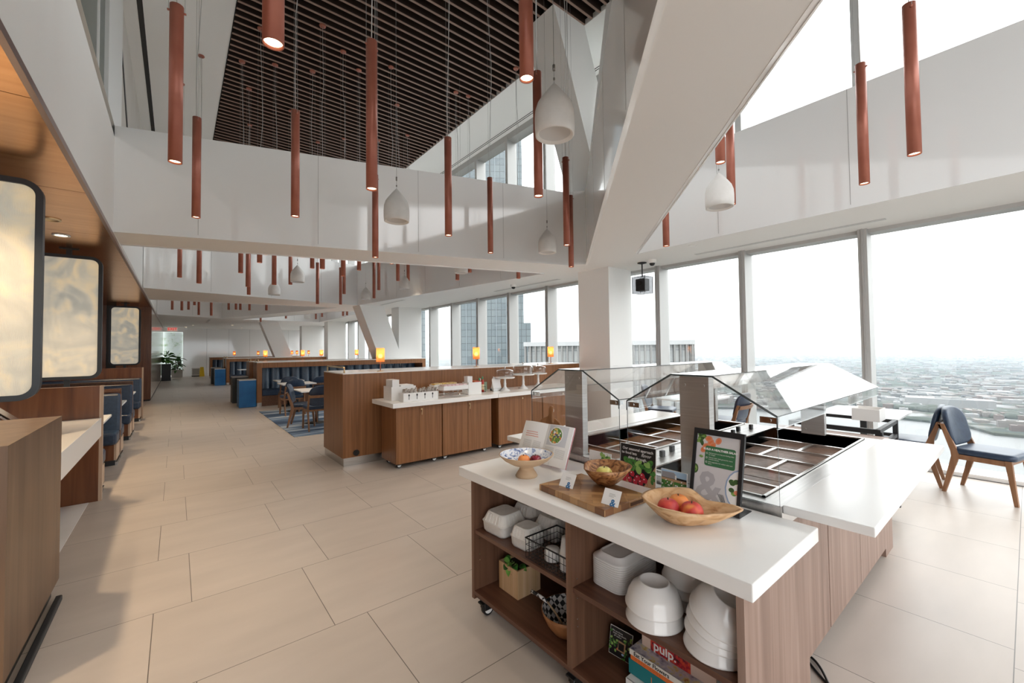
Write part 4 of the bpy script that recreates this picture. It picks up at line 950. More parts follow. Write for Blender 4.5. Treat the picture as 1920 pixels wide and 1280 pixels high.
# bamboo planter
t = thing('bamboo_planter', 'square bamboo box planter with variegated green leaves on the bottom shelf', 'planter', (1.57, 1.922, ZL))
M_bamboo = wood('bamboo_box', (0.46, 0.28, 0.14), (0.58, 0.38, 0.21), (0.66, 0.46, 0.28), 'z', 0.45, 60)
b = MB(); b.box(0, 0, 0, 0.18, 0.18, 0.008)
for q in ((0, 0, 0.18, 0.01), (0, 0.17, 0.18, 0.18), (0, 0.01, 0.01, 0.17), (0.17, 0.01, 0.18, 0.17)): b.box(q[0], q[1], 0.008, q[2], q[3], 0.165)
b.build('box', M_bamboo, t)
MB().box(0.011, 0.011, 0.1, 0.169, 0.169, 0.15).build('soil', pr('soil', (0.03, 0.02, 0.015), 0.9), t)
M_varie = noise_color('variegated_leaf', [(0.015, 0.07, 0.012), (0.05, 0.20, 0.03), (0.30, 0.50, 0.14)], (1, 1, 1), 22, 3, 0.35, pos=[0.4, 0.55, 0.66])
M_lightleaf = noise_color('light_leaf', [(0.12, 0.36, 0.05), (0.26, 0.52, 0.12)], (1, 1, 1), 30, 3, 0.35)
def leaf(par, base, d, up, ln, wd, mat, name='leaf', droop=0.5):
    d = Vector(d).normalized(); up = Vector(up); sd = d.cross(up).normalized(); base = Vector(base)
    def fn(a, v):
        w = wd*math.sin(PI*min(1, v*0.98+0.02))**0.8*(1-0.35*v); p = base+d*(ln*v)+up*(-droop*ln*v*v)
        return p+sd*((a-0.5)*2*w)+up*(abs(a-0.5)*0.35*w)
    b = MB().grid(fn, 6, 10, 0); k = len(b.v); b.grid(lambda a, v: fn(a, v)-up*0.0012, 6, 10, 0, flip=True)
    return b.build(name, mat, par, fix=False)
for (bx, by, dx, dy, dz, ln, m) in ((0.005, 0.10, -1, 0.35, -0.35, 0.075, M_varie), (0.005, 0.09, -1, -0.1, -0.75, 0.085, M_lightleaf), (0.005, 0.075, -0.8, -0.8, -0.6, 0.085, M_varie), (0.01, 0.11, -0.5, 0.4, 0.7, 0.07, M_lightleaf), (0.01, 0.07, -0.4, -0.7, 0.4, 0.07, M_varie), (0.03, 0.13, -0.3, 0.5, 0.6, 0.06, M_varie), (0.02, 0.09, -0.6, 0.0, 0.25, 0.06, M_lightleaf), (0.04, 0.05, -0.2, -0.9, 0.3, 0.07, M_varie)):
    b0 = (bx+0.02, by, 0.166); leaf(t, b0, (dx, dy, dz), (-0.35, 0, 0.93) if dz > -0.3 else (-0.93, 0, 0.3), ln, ln*0.33, m)
b = MB()
for y in (0.10, 0.08, 0.06): b.tube([(0.06, 0.09, 0.13), (0.04, y, 0.18), (0.024, y, 0.168)], 0.002, 5)
b.build('vine', M_leaf, t)
# patterned bowl with a spoon
M_patt = pr('black_white_pattern', (0.5, 0.5, 0.5), 0.4)
def patt():
    N, L, bs = nodes(M_patt); tc = N.new('ShaderNodeTexCoord'); mp = N.new('ShaderNodeMapping'); mp.inputs['Rotation'].default_value = (0.5, 0.4, PI/4); ck_ = N.new('ShaderNodeTexChecker'); ck_.inputs['Scale'].default_value = 42
    ck_.inputs['Color1'].default_value = (0.66, 0.64, 0.62, 1); ck_.inputs['Color2'].default_value = (0.012, 0.012, 0.014, 1)
    L.new(tc.outputs['Object'], mp.inputs[0]); L.new(mp.outputs[0], ck_.inputs['Vector']); L.new(ck_.outputs[0], bs.inputs['Base Color'])
patt()
t = thing('patterned_bowl', 'wooden bowl with a black and white patterned inside on the bottom shelf', 'bowl', (1.60, 1.545, ZL))
MB().lathe([(0, 0), (0.06, 0), (0.085, 0.015), (0.115, 0.055), (0.135, 0.10), (0.14, 0.12), (0.136, 0.12)], 40).build('bowl_body', wood('acacia', (0.22, 0.085, 0.03), (0.32, 0.14, 0.055), (0.40, 0.19, 0.08), 'x', 0.4, 20), t)
MB().lathe([(0.136, 0.119), (0.128, 0.10), (0.108, 0.058), (0.08, 0.022), (0, 0.012)], 40).build('patterned_inside', M_patt, t)
t = thing('serving_spoon', 'serving spoon with a black and white wrapped handle resting in the patterned bowl', 'spoon', (1.55, 1.70, ZL+0.12))
MB().tube([(-0.02, 0.055, 0.022), (-0.005, 0.01, 0.013), (0.0, -0.05, 0.006)], 0.009, 10).build('handle', M_patt, t)
b = MB().tube([(0.0, -0.05, 0.006), (0.005, -0.11, -0.03), (0.01, -0.15, -0.065)], 0.005, 8); b.ball((0.012, -0.165, -0.078), 0.024, 14, 0, (0.8, 1.2, 0.35)); b.build('bowl_of_spoon', M_stone, t)
# stack of rectangular plates
def rect_plate(w, d, r, h):  # upside down: rolled rim below, foot above
    def ring(w, d, r, z):
        p = []
        for cx, cy, a0 in ((w/2-r, d/2-r, 0), (-w/2+r, d/2-r, 90), (-w/2+r, -d/2+r, 180), (w/2-r, -d/2+r, 270)):
            for i in range(6): a = math.radians(a0+18*i); p.append((cx+r*math.cos(a), cy+r*math.sin(a), z))
        return p
    rings = [ring(w, d, r, 0), ring(w+0.006, d+0.006, r, 0.0025), ring(w+0.004, d+0.004, r, 0.006), ring(w-0.008, d-0.008, r, 0.0085), ring(w-0.05, d-0.05, r*0.7, h-0.006), ring(w-0.055, d-0.055, r*0.7, h), ring(w-0.068, d-0.068, r*0.6, h), ring(w-0.072, d-0.072, r*0.6, h-0.005)]
    b = MB(); n = len(rings[0]); b.add([p for q in rings for p in q], [(k*n+i, k*n+(i+1) % n, (k+1)*n+(i+1) % n, (k+1)*n+i) for k in range(len(rings)-1) for i in range(n)], 0, True)
    b.f.append(tuple(range((len(rings)-1)*n, len(rings)*n))); b.m.append(0); b.s.append(False); return b
pl = rect_plate(0.30, 0.185, 0.05, 0.030).build('rectangular_plate', M_ceramic, None, (1.695, 1.255, ZU)); tag(pl, 'white rectangular plate upside down in the ribbed stack on the right-hand upper shelf', 'plate', 'rectangular plates in the shelf stack')
for i in range(1, 13):
    c = pl.copy(); C.objects.link(c); c.location = (1.695, 1.255, ZU+0.0098*i)
# stacked bowls, upside down
def bowl_mesh():
    return MB().lathe([(0.110, 0.0), (0.1145, 0.003), (0.1145, 0.009), (0.110, 0.013), (0.104, 0.045), (0.088, 0.075), (0.064, 0.090), (0.060, 0.101), (0.054, 0.102), (0.050, 0.093), (0, 0.091)], 44)
bw0 = bowl_mesh().build('serving_bowl', M_ceramic, None, (1.535, 0.995, ZU)); tag(bw0, 'lower white bowl of the upside-down pair at the front of the right-hand shelf', 'bowl')
def stack_bowl(x, y, z, lab, tilt=(0, 0), sc=1.0):
    c = bw0.copy(); C.objects.link(c); c.location = (x, y, z); c.rotation_euler = (tilt[0], tilt[1], 0); c.scale = (sc, sc, sc); c['label'] = lab
stack_bowl(1.537, 0.998, ZU+0.050, 'upper white bowl of the upside-down pair at the front of the right-hand shelf', (0.03, 0.0))
for i, l in enumerate(('bottom', 'second', 'third')): stack_bowl(1.78, 0.96, ZU+0.042*i, l+' bowl of the white stack at the back of the right-hand shelf', sc=1.12)
for i, l in enumerate(('bottom', 'second', 'third', 'top')): stack_bowl(1.560+0.002*i, 0.752-(0, 0.004, 0.010, 0.018)[i], ZU+(0.0, 0.052, 0.088, 0.122)[i], l+' white bowl of the tilted four-bowl stack beside the right end panel', ((0, 0.10, 0.22, 0.36)[i], (0, -0.02, -0.05, -0.10)[i]), 1.02)
# garden sign, books
t = thing('garden_sign', 'small dark printed sign with vegetables standing on the lower right shelf', 'sign', (1.645, 1.26, ZL))
s = Sign((0, 0.062, 0), (0.01, -0.058, 0), (0.02, 0.062, 0.125))
s.rect(0.002, 0.002, s.W-0.002, s.H-0.002, 1)
for i in range(46):
    x, y = rnd.random()*0.115, rnd.random()*0.11
    if 0.075 < y and 0.015 < x < 0.075: continue
    s.ell(x, y, 0.007, 0.005, rnd.choice([2, 2, 2, 5, 9, 7]) if y < 0.04 else rnd.choice([2, 2, 5]), rnd.random()*3)
s.poly([(0.045, 0.03), (0.085, 0.028), (0.088, 0.072), (0.05, 0.075)], 4); s.rect(0.05, 0.035, 0.08, 0.066, 1)
s.text('We purchase', 0.0105, 0.012, 0.105, 6); s.text('these ingredients', 0.0105, 0.016, 0.095, 6); s.text('all season', 0.0105, 0.022, 0.085, 6, shear=0.25)
s.build('printed_panel', PM, t); MB().box(0.006, -0.058, 0, 0.05, 0.062, 0.003).build('clear_foot', M_acrylic, t)
M_floral = noise_color('floral_cover', [(0.05, 0.03, 0.10), (0.45, 0.42, 0.48), (0.70, 0.66, 0.66), (0.72, 0.60, 0.20), (0.5, 0.06, 0.06)], (1, 1, 1), 28, 3, 0.4, pos=[0.30, 0.42, 0.56, 0.66, 0.74])
M_pulp = noise_color('red_fruit_cover', [(0.04, 0.006, 0.01), (0.45, 0.015, 0.03), (0.62, 0.09, 0.03)], (1, 1, 1), 60, 3, 0.35, pos=[0.36, 0.48, 0.66])
def book(lab, x, y0, y1, z, th, depth, cmat, smat, txt=None, tcol=M_paper, tsize=0.018, toff=0.02, bold=0.0008):
    t = thing('book', lab, 'book', (x, (y0+y1)/2, z), 0, None); L2_ = (y1-y0)/2
    b = MB(); b.box(0.001, -L2_, 0, depth, L2_, 0.0022); b.box(0.001, -L2_, th-0.0022, depth, L2_, th); b.build('cover', cmat, t)
    b = MB().box(0.004, -L2_+0.003, 0.0022, depth-0.003, L2_-0.003, th-0.0022); b.build('pages', pr('page_edge', (0.72, 0.69, 0.64), 0.8), t)
    b = MB().box(-0.0005, -L2_, 0, 0.0035, L2_, th); mats = [smat, tcol]
    if txt: b.text(txt, tsize, (-0.0005, L2_-toff, th*0.5-tsize*0.34), (0, -1, 0), (0, 0, 1), 1, bold=bold, depth=0.0005)
    b.build('spine', mats, t, fix=False); return t
book('thick white book at the bottom of the cookbook stack', 1.545, 0.83, 1.15, ZL, 0.030, 0.24, M_paper, M_paper)
book('thick teal book in the cookbook stack with a small orange mark', 1.582, 0.85, 1.16, ZL+0.0305, 0.062, 0.22, pr('teal_cloth', (0.012, 0.19, 0.21), 0.55), MATS['teal_cloth'], '|', M_orange, 0.03, 0.11)
book('orange-spined book in the cookbook stack above the teal one', 1.583, 0.85, 1.15, ZL+0.093, 0.020, 0.22, pr('orange_cloth', (0.72, 0.17, 0.04), 0.5), MATS['orange_cloth'], 'O  T T O  ·  C O O K', pr('dark_orange', (0.42, 0.07, 0.02), 0.5), 0.014, 0.02, 0.0)
book('floral-covered book in the cookbook stack, its spine reading Eat Your Flowers', 1.582, 0.845, 1.155, ZL+0.1135, 0.024, 0.22, M_floral, pr('cream_spine', (0.72, 0.70, 0.64), 0.5), 'Eat Your Flowers', M_black, 0.024, 0.022, 0.0007)
t = book('top book of the cookbook stack, with a beige and red spine reading pulp', 1.645, 0.80, 1.132, ZL+0.138, 0.046, 0.16, pr('beige_cloth', (0.66, 0.50, 0.42), 0.6), MATS['beige_cloth'])
b = MB().box(-0.0012, -0.062, 0.0, 0.0, 0.122, 0.046); b.text('pulp.', 0.056, (-0.0012, 0.108, 0.011), (0, -1, 0), (0, 0, 1), 1, bold=0.0012, depth=0.0006); b.build('spine_band', [M_pulp, M_paper], t, fix=False)
# ================================================================== BACK COUNTER AND PARTITIONS
def partition(name, lab, x0, x1, y0, y1, niche=None, front=True):
    """wood half wall with a steel plinth; niche=True cuts a banquette recess into the side facing the camera"""
    t = thing(name, lab, 'partition', (x0, y0, 0)); w = x1-x0; d = y1-y0; H = 1.27
    b = MB()
    if not niche: b.box(0, 0, 0.115, w, d, H)
    else:
        b.box(0, 0, 0.115, 0.13, d, H); b.box(w-0.13, 0, 0.115, w, d, H); b.box(0.13, 0, 1.12, w-0.13, d, H); b.box(0.13, d-0.08, 0.0, w-0.13, d, 1.12)
    b.build('body', M_walnut, t)
    MB().box(0, 0, H, w, d, H+0.016).build('top_cap', M_solid, t)
    b = MB()
    if not niche: b.box(0.012, 0.012, 0, w-0.012, d-0.012, 0.115)
    else: b.box(0.006, 0.006, 0, 0.124, d-0.01, 0.115); b.box(w-0.124, 0.006, 0, w-0.006, d-0.01, 0.115)
    b.build('plinth', M_steel, t)
    if niche:
        n = int((w-0.26)/0.27); cw = (w-0.26)/n
        b = MB()
        for i in range(n):                               # vertical channel tufting
            xa = 0.13+cw*i
            def fn(u, v): return (xa+cw*u, d-0.09-0.055*(math.sin(PI*u)**0.5)-0.04*(1-v), 0.46+0.655*v)
            b.grid(fn, 8, 3, 0)
        b.box(0.13, d-0.10, 0.46, w-0.13, d-0.085, 1.118)
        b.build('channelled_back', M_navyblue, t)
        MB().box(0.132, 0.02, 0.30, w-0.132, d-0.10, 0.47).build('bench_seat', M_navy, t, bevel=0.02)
        MB().box(0.132, 0.05, 0.0, w-0.132, d-0.1, 0.30).build('bench_base', M_walnut_x, t)
    return t
def rail(par_lab, x, y0, y1, z=1.286):
    t = thing('brass_rail', par_lab, 'rail', (x, y0, z)); L = y1-y0
    MB().tube([(0, 0, 0), (0, 0, 0.075), (0, L, 0.075), (0, L, 0)], 0.011, 8).build('bar', M_brass, t)
    return t
p1_ = partition('wood_partition', 'nearest wood half wall with a steel plinth, behind the white condiment counter', 1.79, 6.60, 5.95, 6.90)
b = MB().cyl((0.18, -0.001, 0.172), (0.18, -0.012, 0.172), 0.042, n=28); b.cyl((0.18, -0.012, 0.172), (0.18, -0.016, 0.172), 0.03, n=24); b.build('outlet_cover', M_black, p1_)
rail('brass rail across the left end of the nearest wood half wall', 1.83, 6.02, 6.85)
partition('wood_partition', 'wood half wall with a long navy channelled banquette, behind the blue rug', 1.82, 7.2, 14.06, 14.80, True)
rail('brass rail on the left end of the half wall over the navy banquette', 1.86, 14.12, 14.72)
partition('wood_partition', 'wood half wall directly behind the one with the long navy banquette', 1.80, 7.0, 15.5, 16.2)
rail('brass rail on the half wall behind the long navy banquette', 1.84, 15.55, 16.1)
partition('wood_partition', 'farther wood half wall with a navy banquette, beside the distant blue bin', 1.88, 7.1, 24.3, 25.0, True)
partition('wood_partition', 'low wood half wall just behind the farther navy banquette', 1.86, 7.1, 25.4, 26.1)
rail('small brass rail on the farther half wall', 1.92, 24.35, 24.9); rail('small brass rail on the half wall behind the farther banquette', 1.90, 25.45, 26.0)
partition('wood_partition', 'farthest wood half wall with a navy banquette before the end wall', 1.60, 7.1, 31.5, 32.3, True)

# table lamps standing on the half walls
M_shade = bpy.data.materials.new('amber_shade'); M_shade.use_nodes = True
_n = M_shade.node_tree.nodes; _l = M_shade.node_tree.links; _n.clear()
_o = _n.new('ShaderNodeOutputMaterial'); _m = _n.new('ShaderNodeMixShader'); _t = _n.new('ShaderNodeBsdfTranslucent'); _d = _n.new('ShaderNodeBsdfDiffuse')
_t.inputs[0].default_value = (0.62, 0.27, 0.12, 1); _d.inputs[0].default_value = (0.62, 0.30, 0.16, 1); _m.inputs[0].default_value = 0.6
_m2 = _n.new('ShaderNodeMixShader'); _tr = _n.new('ShaderNodeBsdfTransparent'); _tr.inputs[0].default_value = (0.95, 0.6, 0.3, 1); _m2.inputs[0].default_value = 0.22
_l.new(_d.outputs[0], _m.inputs[1]); _l.new(_t.outputs[0], _m.inputs[2]); _l.new(_m.outputs[0], _m2.inputs[1]); _l.new(_tr.outputs[0], _m2.inputs[2]); _l.new(_m2.outputs[0], _o.inputs[0])
M_bulb = pr('warm_bulb', (1, 0.8, 0.5), 0.3, emit=(1.0, 0.62, 0.28), es=5.0)
def table_lamp(x, y, lab, grp=None, z=1.286, light=True):
    t = thing('table_lamp', lab, 'lamp', (x, y, z), group=grp)
    MB().lathe([(0, 0), (0.05, 0), (0.05, 0.008), (0.012, 0.012), (0, 0.012)], 20).build('base', M_brass, t)
    MB().cyl((0, 0, 0.01), (0, 0, 0.19), 0.007, n=10).build('pole', M_terra, t)
    MB().lathe([(0.058, 0.14), (0.06, 0.14), (0.06, 0.345), (0.058, 0.345)], 26).build('shade', M_shade, t)
    MB().ball((0, 0, 0.225), 0.030, 14).build('bulb', M_bulb, t)
    if light:
        l = bpy.data.lights.new('lamp_light', 'POINT'); l.energy = 0.6; l.color = (1, 0.58, 0.26); l.shadow_soft_size = 0.04
        o = bpy.data.objects.new('lamp_light', l); C.objects.link(o); o.location = (x, y, z+0.28)
table_lamp(2.36, 6.05, 'amber-shaded table lamp on the nearest half wall, above the left end of the counter')
table_lamp(4.07, 6.05, 'amber-shaded table lamp on the nearest half wall, left of the cake stands')
table_lamp(5.87, 6.05, 'amber-shaded table lamp on the nearest half wall, above the cake stands')
for i, (x, l) in enumerate(((2.29, 'amber lamp on the half wall behind the banquette, leftmost there'), (3.42, 'second amber lamp from the left on the half wall behind the banquette'), (4.03, 'amber lamp on the half wall behind the banquette, before the far white column'), (5.27, 'amber lamp on the half wall behind the banquette, left of the leaning strut foot'), (6.85, 'amber lamp at the right end of the half wall behind the banquette'))):
    table_lamp(x, 15.85, l)
for x in (2.32, 3.38, 5.0, 5.25, 5.85, 6.95): table_lamp(x, 25.7, 'small amber lamp on the farther half wall near the end wall', 'amber lamps on the farther half wall', light=False)

# condiment counter: three cabinets under two white worktops
def cabinet(x0, x1, lab):
    t = thing('counter_cabinet', lab, 'cabinet', (x0, 5.33, 0)); w = x1-x0
    MB().box(0, 0.022, 0.07, w, 0.50, 0.835).build('body', M_walnut, t)
    for i in (0, 1):
        d = MB().box(i*w/2+0.002, 0.0, 0.07, (i+1)*w/2-0.002, 0.02, 0.83).build('door', M_walnut, t)
    b = MB().cyl((w/2+0.03, 0.0, 0.775), (w/2+0.03, -0.008, 0.775), 0.013, n=16); b.build('lock', M_brass, t)
    if 'keys' in lab:
        b = MB(); b.box(w/2+0.028, -0.022, 0.74, w/2+0.032, -0.006, 0.785); b.box(w/2+0.024, -0.018, 0.70, w/2+0.03, -0.015, 0.745); b.build('key', M_brass, t)
    for x in (0.08, w-0.08):
        for y in (0.09, 0.42): caster(t, x, y)
cabinet(2.29, 2.98, 'wood cabinet with keys in its lock under the left end of the condiment counter')
cabinet(2.995, 3.86, 'second wood cabinet with keys in its lock under the condiment counter, beside the dark gap')
cabinet(4.0, 4.95, 'wood cabinet right of the dark gap, under the cake stands')
cabinet(4.965, 5.9, 'wood cabinet farthest right under the counter, behind the salad bar glass')
tag(MB().box(2.19, 5.19, 0.84, 3.895, 5.94, 0.90).build('worktop', M_solid, bevel=0.004), 'white worktop carrying the condiment boxes', 'worktop')
tag(MB().box(3.898, 5.19, 0.84, 5.95, 5.94, 0.90).build('worktop', M_solid, bevel=0.004), 'white worktop carrying the three cake stands', 'worktop')
ZK = 0.9005
M_boxw = pr('white_box_plastic', (0.82, 0.81, 0.80), 0.35)
def open_box(t, x0, y0, x1, y1, h, th=0.006, name='box', m=None):
    b = MB(); b.box(x0, y0, 0, x1, y1, th)
    for q in ((x0, y0, x1, y0+th), (x0, y1-th, x1, y1), (x0, y0+th, x0+th, y1-th), (x1-th, y0+th, x1, y1-th)): b.box(q[0], q[1], th, q[2], q[3], h)
    return b.build(name, m or M_boxw, t)
t = thing('lid_box', 'tall white box of paper cup sleeves at the left end of the counter', 'box', (2.30, 5.50, ZK))
open_box(t, 0, 0, 0.36, 0.28, 0.19); MB().box(0.02, 0.02, 0.008, 0.12, 0.24, 0.285).build('paper_stack', M_paper, t)
MB().box(0.15, 0.03, 0.008, 0.34, 0.25, 0.205).build('napkin_stack', M_paper, t)
t = thing('cutlery_box', 'low white box with four printed fork marks, holding wrapped cutlery', 'box', (2.37, 5.27, ZK))
open_box(t, 0, 0, 0.52, 0.15, 0.115)
b = MB()
for i in range(4):
    x = 0.08+i*0.118
    b.box(x-0.004, -0.0012, 0.025, x+0.004, -0.0002, 0.085); b.add([(x+0.011*math.cos(a), -0.0012, 0.085+0.016*math.sin(a)) for a in [2*PI*j/12 for j in range(12)]], [tuple(range(12))], 0)
b.build('printed_marks', M_black, t, fix=False)
M_sachet = noise_color('printed_sachet', [(0.20, 0.15, 0.12), (0.55, 0.50, 0.46), (0.78, 0.76, 0.73)], (1, 1, 1), 34, 3, 0.5, pos=[0.36, 0.5, 0.62])
sc0 = None; rnd = random.Random(5)
for i in range(34):
    x = 2.39+0.0145*i; y = 5.345+rnd.uniform(-0.03, 0.03); z = ZK+0.007
    if sc0 is None:
        sc0 = MB().box(-0.004, -0.028, 0, 0.004, 0.028, 0.165).build('cutlery_sachet', M_sachet, None, bevel=0.0015)
        tag(sc0, 'slim printed cutlery sachet standing in the low white box', 'sachet', 'cutlery sachets in the white box'); c = sc0
    else: c = sc0.copy(); C.objects.link(c)
    c.location = (x, y, z); c.rotation_euler = (rnd.uniform(-0.12, 0.12), rnd.uniform(0.1, 0.32), rnd.uniform(-0.15, 0.15)); s_ = rnd.uniform(0.85, 1.05); c.scale = (1, 1, s_)
def rack(x, y, w, d, lab, fillm, lablet):
    t = thing('condiment_rack', lab, 'rack', (x, y, ZK)); b = MB()
    for px in (0.005, w-0.005):
        for py in (0.005, d-0.005): b.cyl((px, py, 0), (px, py, 0.10), 0.004, n=8)
    for z in (0.02, 0.095): b.tube([(0.005, 0.005, z), (w-0.005, 0.005, z), (w-0.005, d-0.005, z), (0.005, d-0.005, z)], 0.003, 6, closed=True)
    for i in range(8): b.cyl((w*(i+0.5)/8, 0.005, 0.02), (w*(i+0.5)/8, d-0.005, 0.02), 0.002, n=5)
    b.build('wire_frame', M_chrome, t)
    b = MB(); b.box(0, 0, 0.105, w, d, 0.11)
    for q in ((0, 0, w, 0.005), (0, d-0.005, w, d), (0, 0.005, 0.005, d-0.005), (w-0.005, 0.005, w, d-0.005)): b.box(q[0], q[1], 0.11, q[2], q[3], 0.165)
    b.build('tray', M_boxw, t)
    for i in range(6):
        MB().box(0.015+i*(w-0.03)/6, 0.012, 0.111, 0.008+(i+1)*(w-0.03)/6, d-0.012, 0.18+0.004*(i % 2)).build('packet_row', fillm, t)
rack(3.00, 5.30, 0.42, 0.17, 'wire rack with pink and white sugar packets at the front of the counter', noise_color('sugar_packets', [(0.72, 0.42, 0.44), (0.80, 0.76, 0.75)], (1, 1, 1), 25, 2, 0.5), '')
rack(3.02, 5.62, 0.42, 0.16, 'wire rack with yellow and white packets at the back of the counter', noise_color('yellow_packets', [(0.78, 0.50, 0.06), (0.80, 0.77, 0.72)], (1, 1, 1), 8, 2, 0.5), '')
t = thing('tall_condiment_box', 'tall white box with paper on top, right of the condiment racks', 'box', (3.50, 5.42, ZK)); open_box(t, 0, 0, 0.24, 0.18, 0.185); MB().box(0.02, 0.06, 0.008, 0.11, 0.16, 0.275).build('paper_stack', M_paper, t); MB().box(0.13, 0.03, 0.008, 0.22, 0.16, 0.20).build('red_sachets', noise_color('ketchup_red', [(0.35, 0.02, 0.015), (0.62, 0.08, 0.03), (0.15, 0.35, 0.05)], (1, 1, 1), 30, 2, 0.4), t)
t = thing('bottle_caddy', 'wire caddy holding sauce bottles beside the tall white box', 'caddy', (3.79, 5.56, ZK))
b = MB()
for z in (0.01, 0.09): b.tube([(0, 0, z), (0.13, 0, z), (0.13, 0.14, z), (0, 0.14, z)], 0.003, 6, closed=True)
for p in ((0, 0), (0.13, 0), (0.13, 0.14), (0, 0.14)): b.cyl((p[0], p[1], 0), (p[0], p[1], 0.09), 0.003, n=6)
b.build('wire_frame', M_dark, t)
def bottle(x, y, r, h, body, cap, lab, capn='cap'):
    t = thing('sauce_bottle', lab, 'bottle', (x, y, ZK))
    MB().lathe([(0, 0), (r, 0), (r, h*0.62), (r*0.8, h*0.72), (r*0.4, h*0.82), (r*0.4, h*0.84), (0, h*0.84)], 20).build('bottle_body', body, t)
    MB().lathe([(r*0.48, h*0.82), (r*0.48, h*0.88), (r*0.18, h), (0, h)], 16).build(capn, cap, t)
    MB().lathe([(r*1.01, h*0.15), (r*1.02, h*0.15), (r*1.02, h*0.5), (r*1.01, h*0.5)], 20).build('label', pr('sauce_label', (0.72, 0.55, 0.35), 0.5), t)
M_hot = pr('hot_sauce_red', (0.42, 0.035, 0.02), 0.25)
bottle(3.825, 5.60, 0.026, 0.235, M_hot, pr('green_cap', (0.02, 0.26, 0.12), 0.4), 'red sauce bottle with a green cap in the wire caddy')
bottle(3.885, 5.60, 0.026, 0.255, M_hot, MATS['green_cap'], 'tallest red sauce bottle with a green cap in the wire caddy')
bottle(3.83, 5.665, 0.022, 0.21, pr('amber_sauce', (0.50, 0.20, 0.05), 0.25), pr('red_cap', (0.40, 0.02, 0.02), 0.4), 'amber sauce bottle with a red cap at the back of the caddy')
bottle(3.885, 5.665, 0.022, 0.22, MATS['amber_sauce'], M_paper, 'amber sauce bottle with a white cap at the back of the caddy')
t = thing('green_card', 'small pale green card in a stand between the bottles and the napkin holder', 'sign', (4.05, 5.80, ZK))
MB().box(-0.065, 0, 0.0, 0.065, 0.012, 0.14).build('card', noise_color('pale_green_print', [(0.30, 0.46, 0.34), (0.40, 0.56, 0.44)], (1, 1, 1), 14, 2, 0.5), t); MB().box(-0.065, -0.03, 0.0, 0.065, 0.0, 0.004).build('foot', M_acrylic, t)
t = thing('napkin_holder', 'napkin holder with a fan of white napkins on the counter', 'napkin holder', (4.16, 5.60, ZK))
b = MB(); b.box(-0.09, -0.05, 0, 0.09, 0.05, 0.004); b.box(-0.09, -0.05, 0.004, 0.09, -0.046, 0.05); b.box(-0.09, 0.046, 0.004, 0.09, 0.05, 0.05); b.build('holder', M_steel, t)
b = MB()
for i in range(9):
    y = -0.04+i*0.0095; a = (i-4)*0.07; k = len(b.v); b.box(-0.08, y-0.003, 0.0, 0.08, y+0.003, 0.17+0.015*(i % 3)); b.xf(Matrix.Translation((0, 0, 0.006)) @ Matrix.Rotation(a*0.8, 4, 'Y'), k)
    lo = min(v[2] for v in b.v[k:]); 
    for q in range(k, len(b.v)): b.v[q] = (b.v[q][0], b.v[q][1], b.v[q][2]-lo+0.0045)
b.build('napkins', M_paper, t)
def cake_stand(x, y, r, h, dh, lab):
    t = thing('cake_stand', lab, 'cake stand', (x, y, ZK))
    MB().lathe([(0, 0), (0.085, 0), (0.08, 0.012), (0.045, 0.035), (0.024, 0.065), (0.02, 0.10), (0.026, 0.11), (0.02, 0.12), (0.018, h-0.03), (0.035, h-0.012), (r, h-0.008), (r, h+0.012), (r-0.008, h+0.012), (r-0.01, h+0.004), (0, h+0.004)], 36).build('pedestal', M_ceramic, t)
    d = MB().lathe([(r*0.86, h+0.005), (r*0.86, h+dh*0.72), (r*0.78, h+dh*0.86), (r*0.4, h+dh*0.96), (0.0, h+dh)], 60, (0, 0, 0), 0, 0.018, 20).build('glass_dome', M_glassdome, t, fix=False)
    b = MB().lathe([(0.006, 0), (0.008, 0.012), (0.016, 0.024), (0.014, 0.036), (0, 0.04)], 16, (0, 0, h+dh)); b.build('dome_knob', M_chrome, d)
cake_stand(4.285, 5.52, 0.165, 0.215, 0.145, 'white pedestal cake stand with a glass dome, left of the three')
cake_stand(4.73, 5.57, 0.20, 0.245, 0.175, 'largest cake stand, the middle one of the three glass-domed stands')
cake_stand(5.20, 5.70, 0.165, 0.235, 0.15, 'right cake stand of the three, partly behind the salad bar glass')

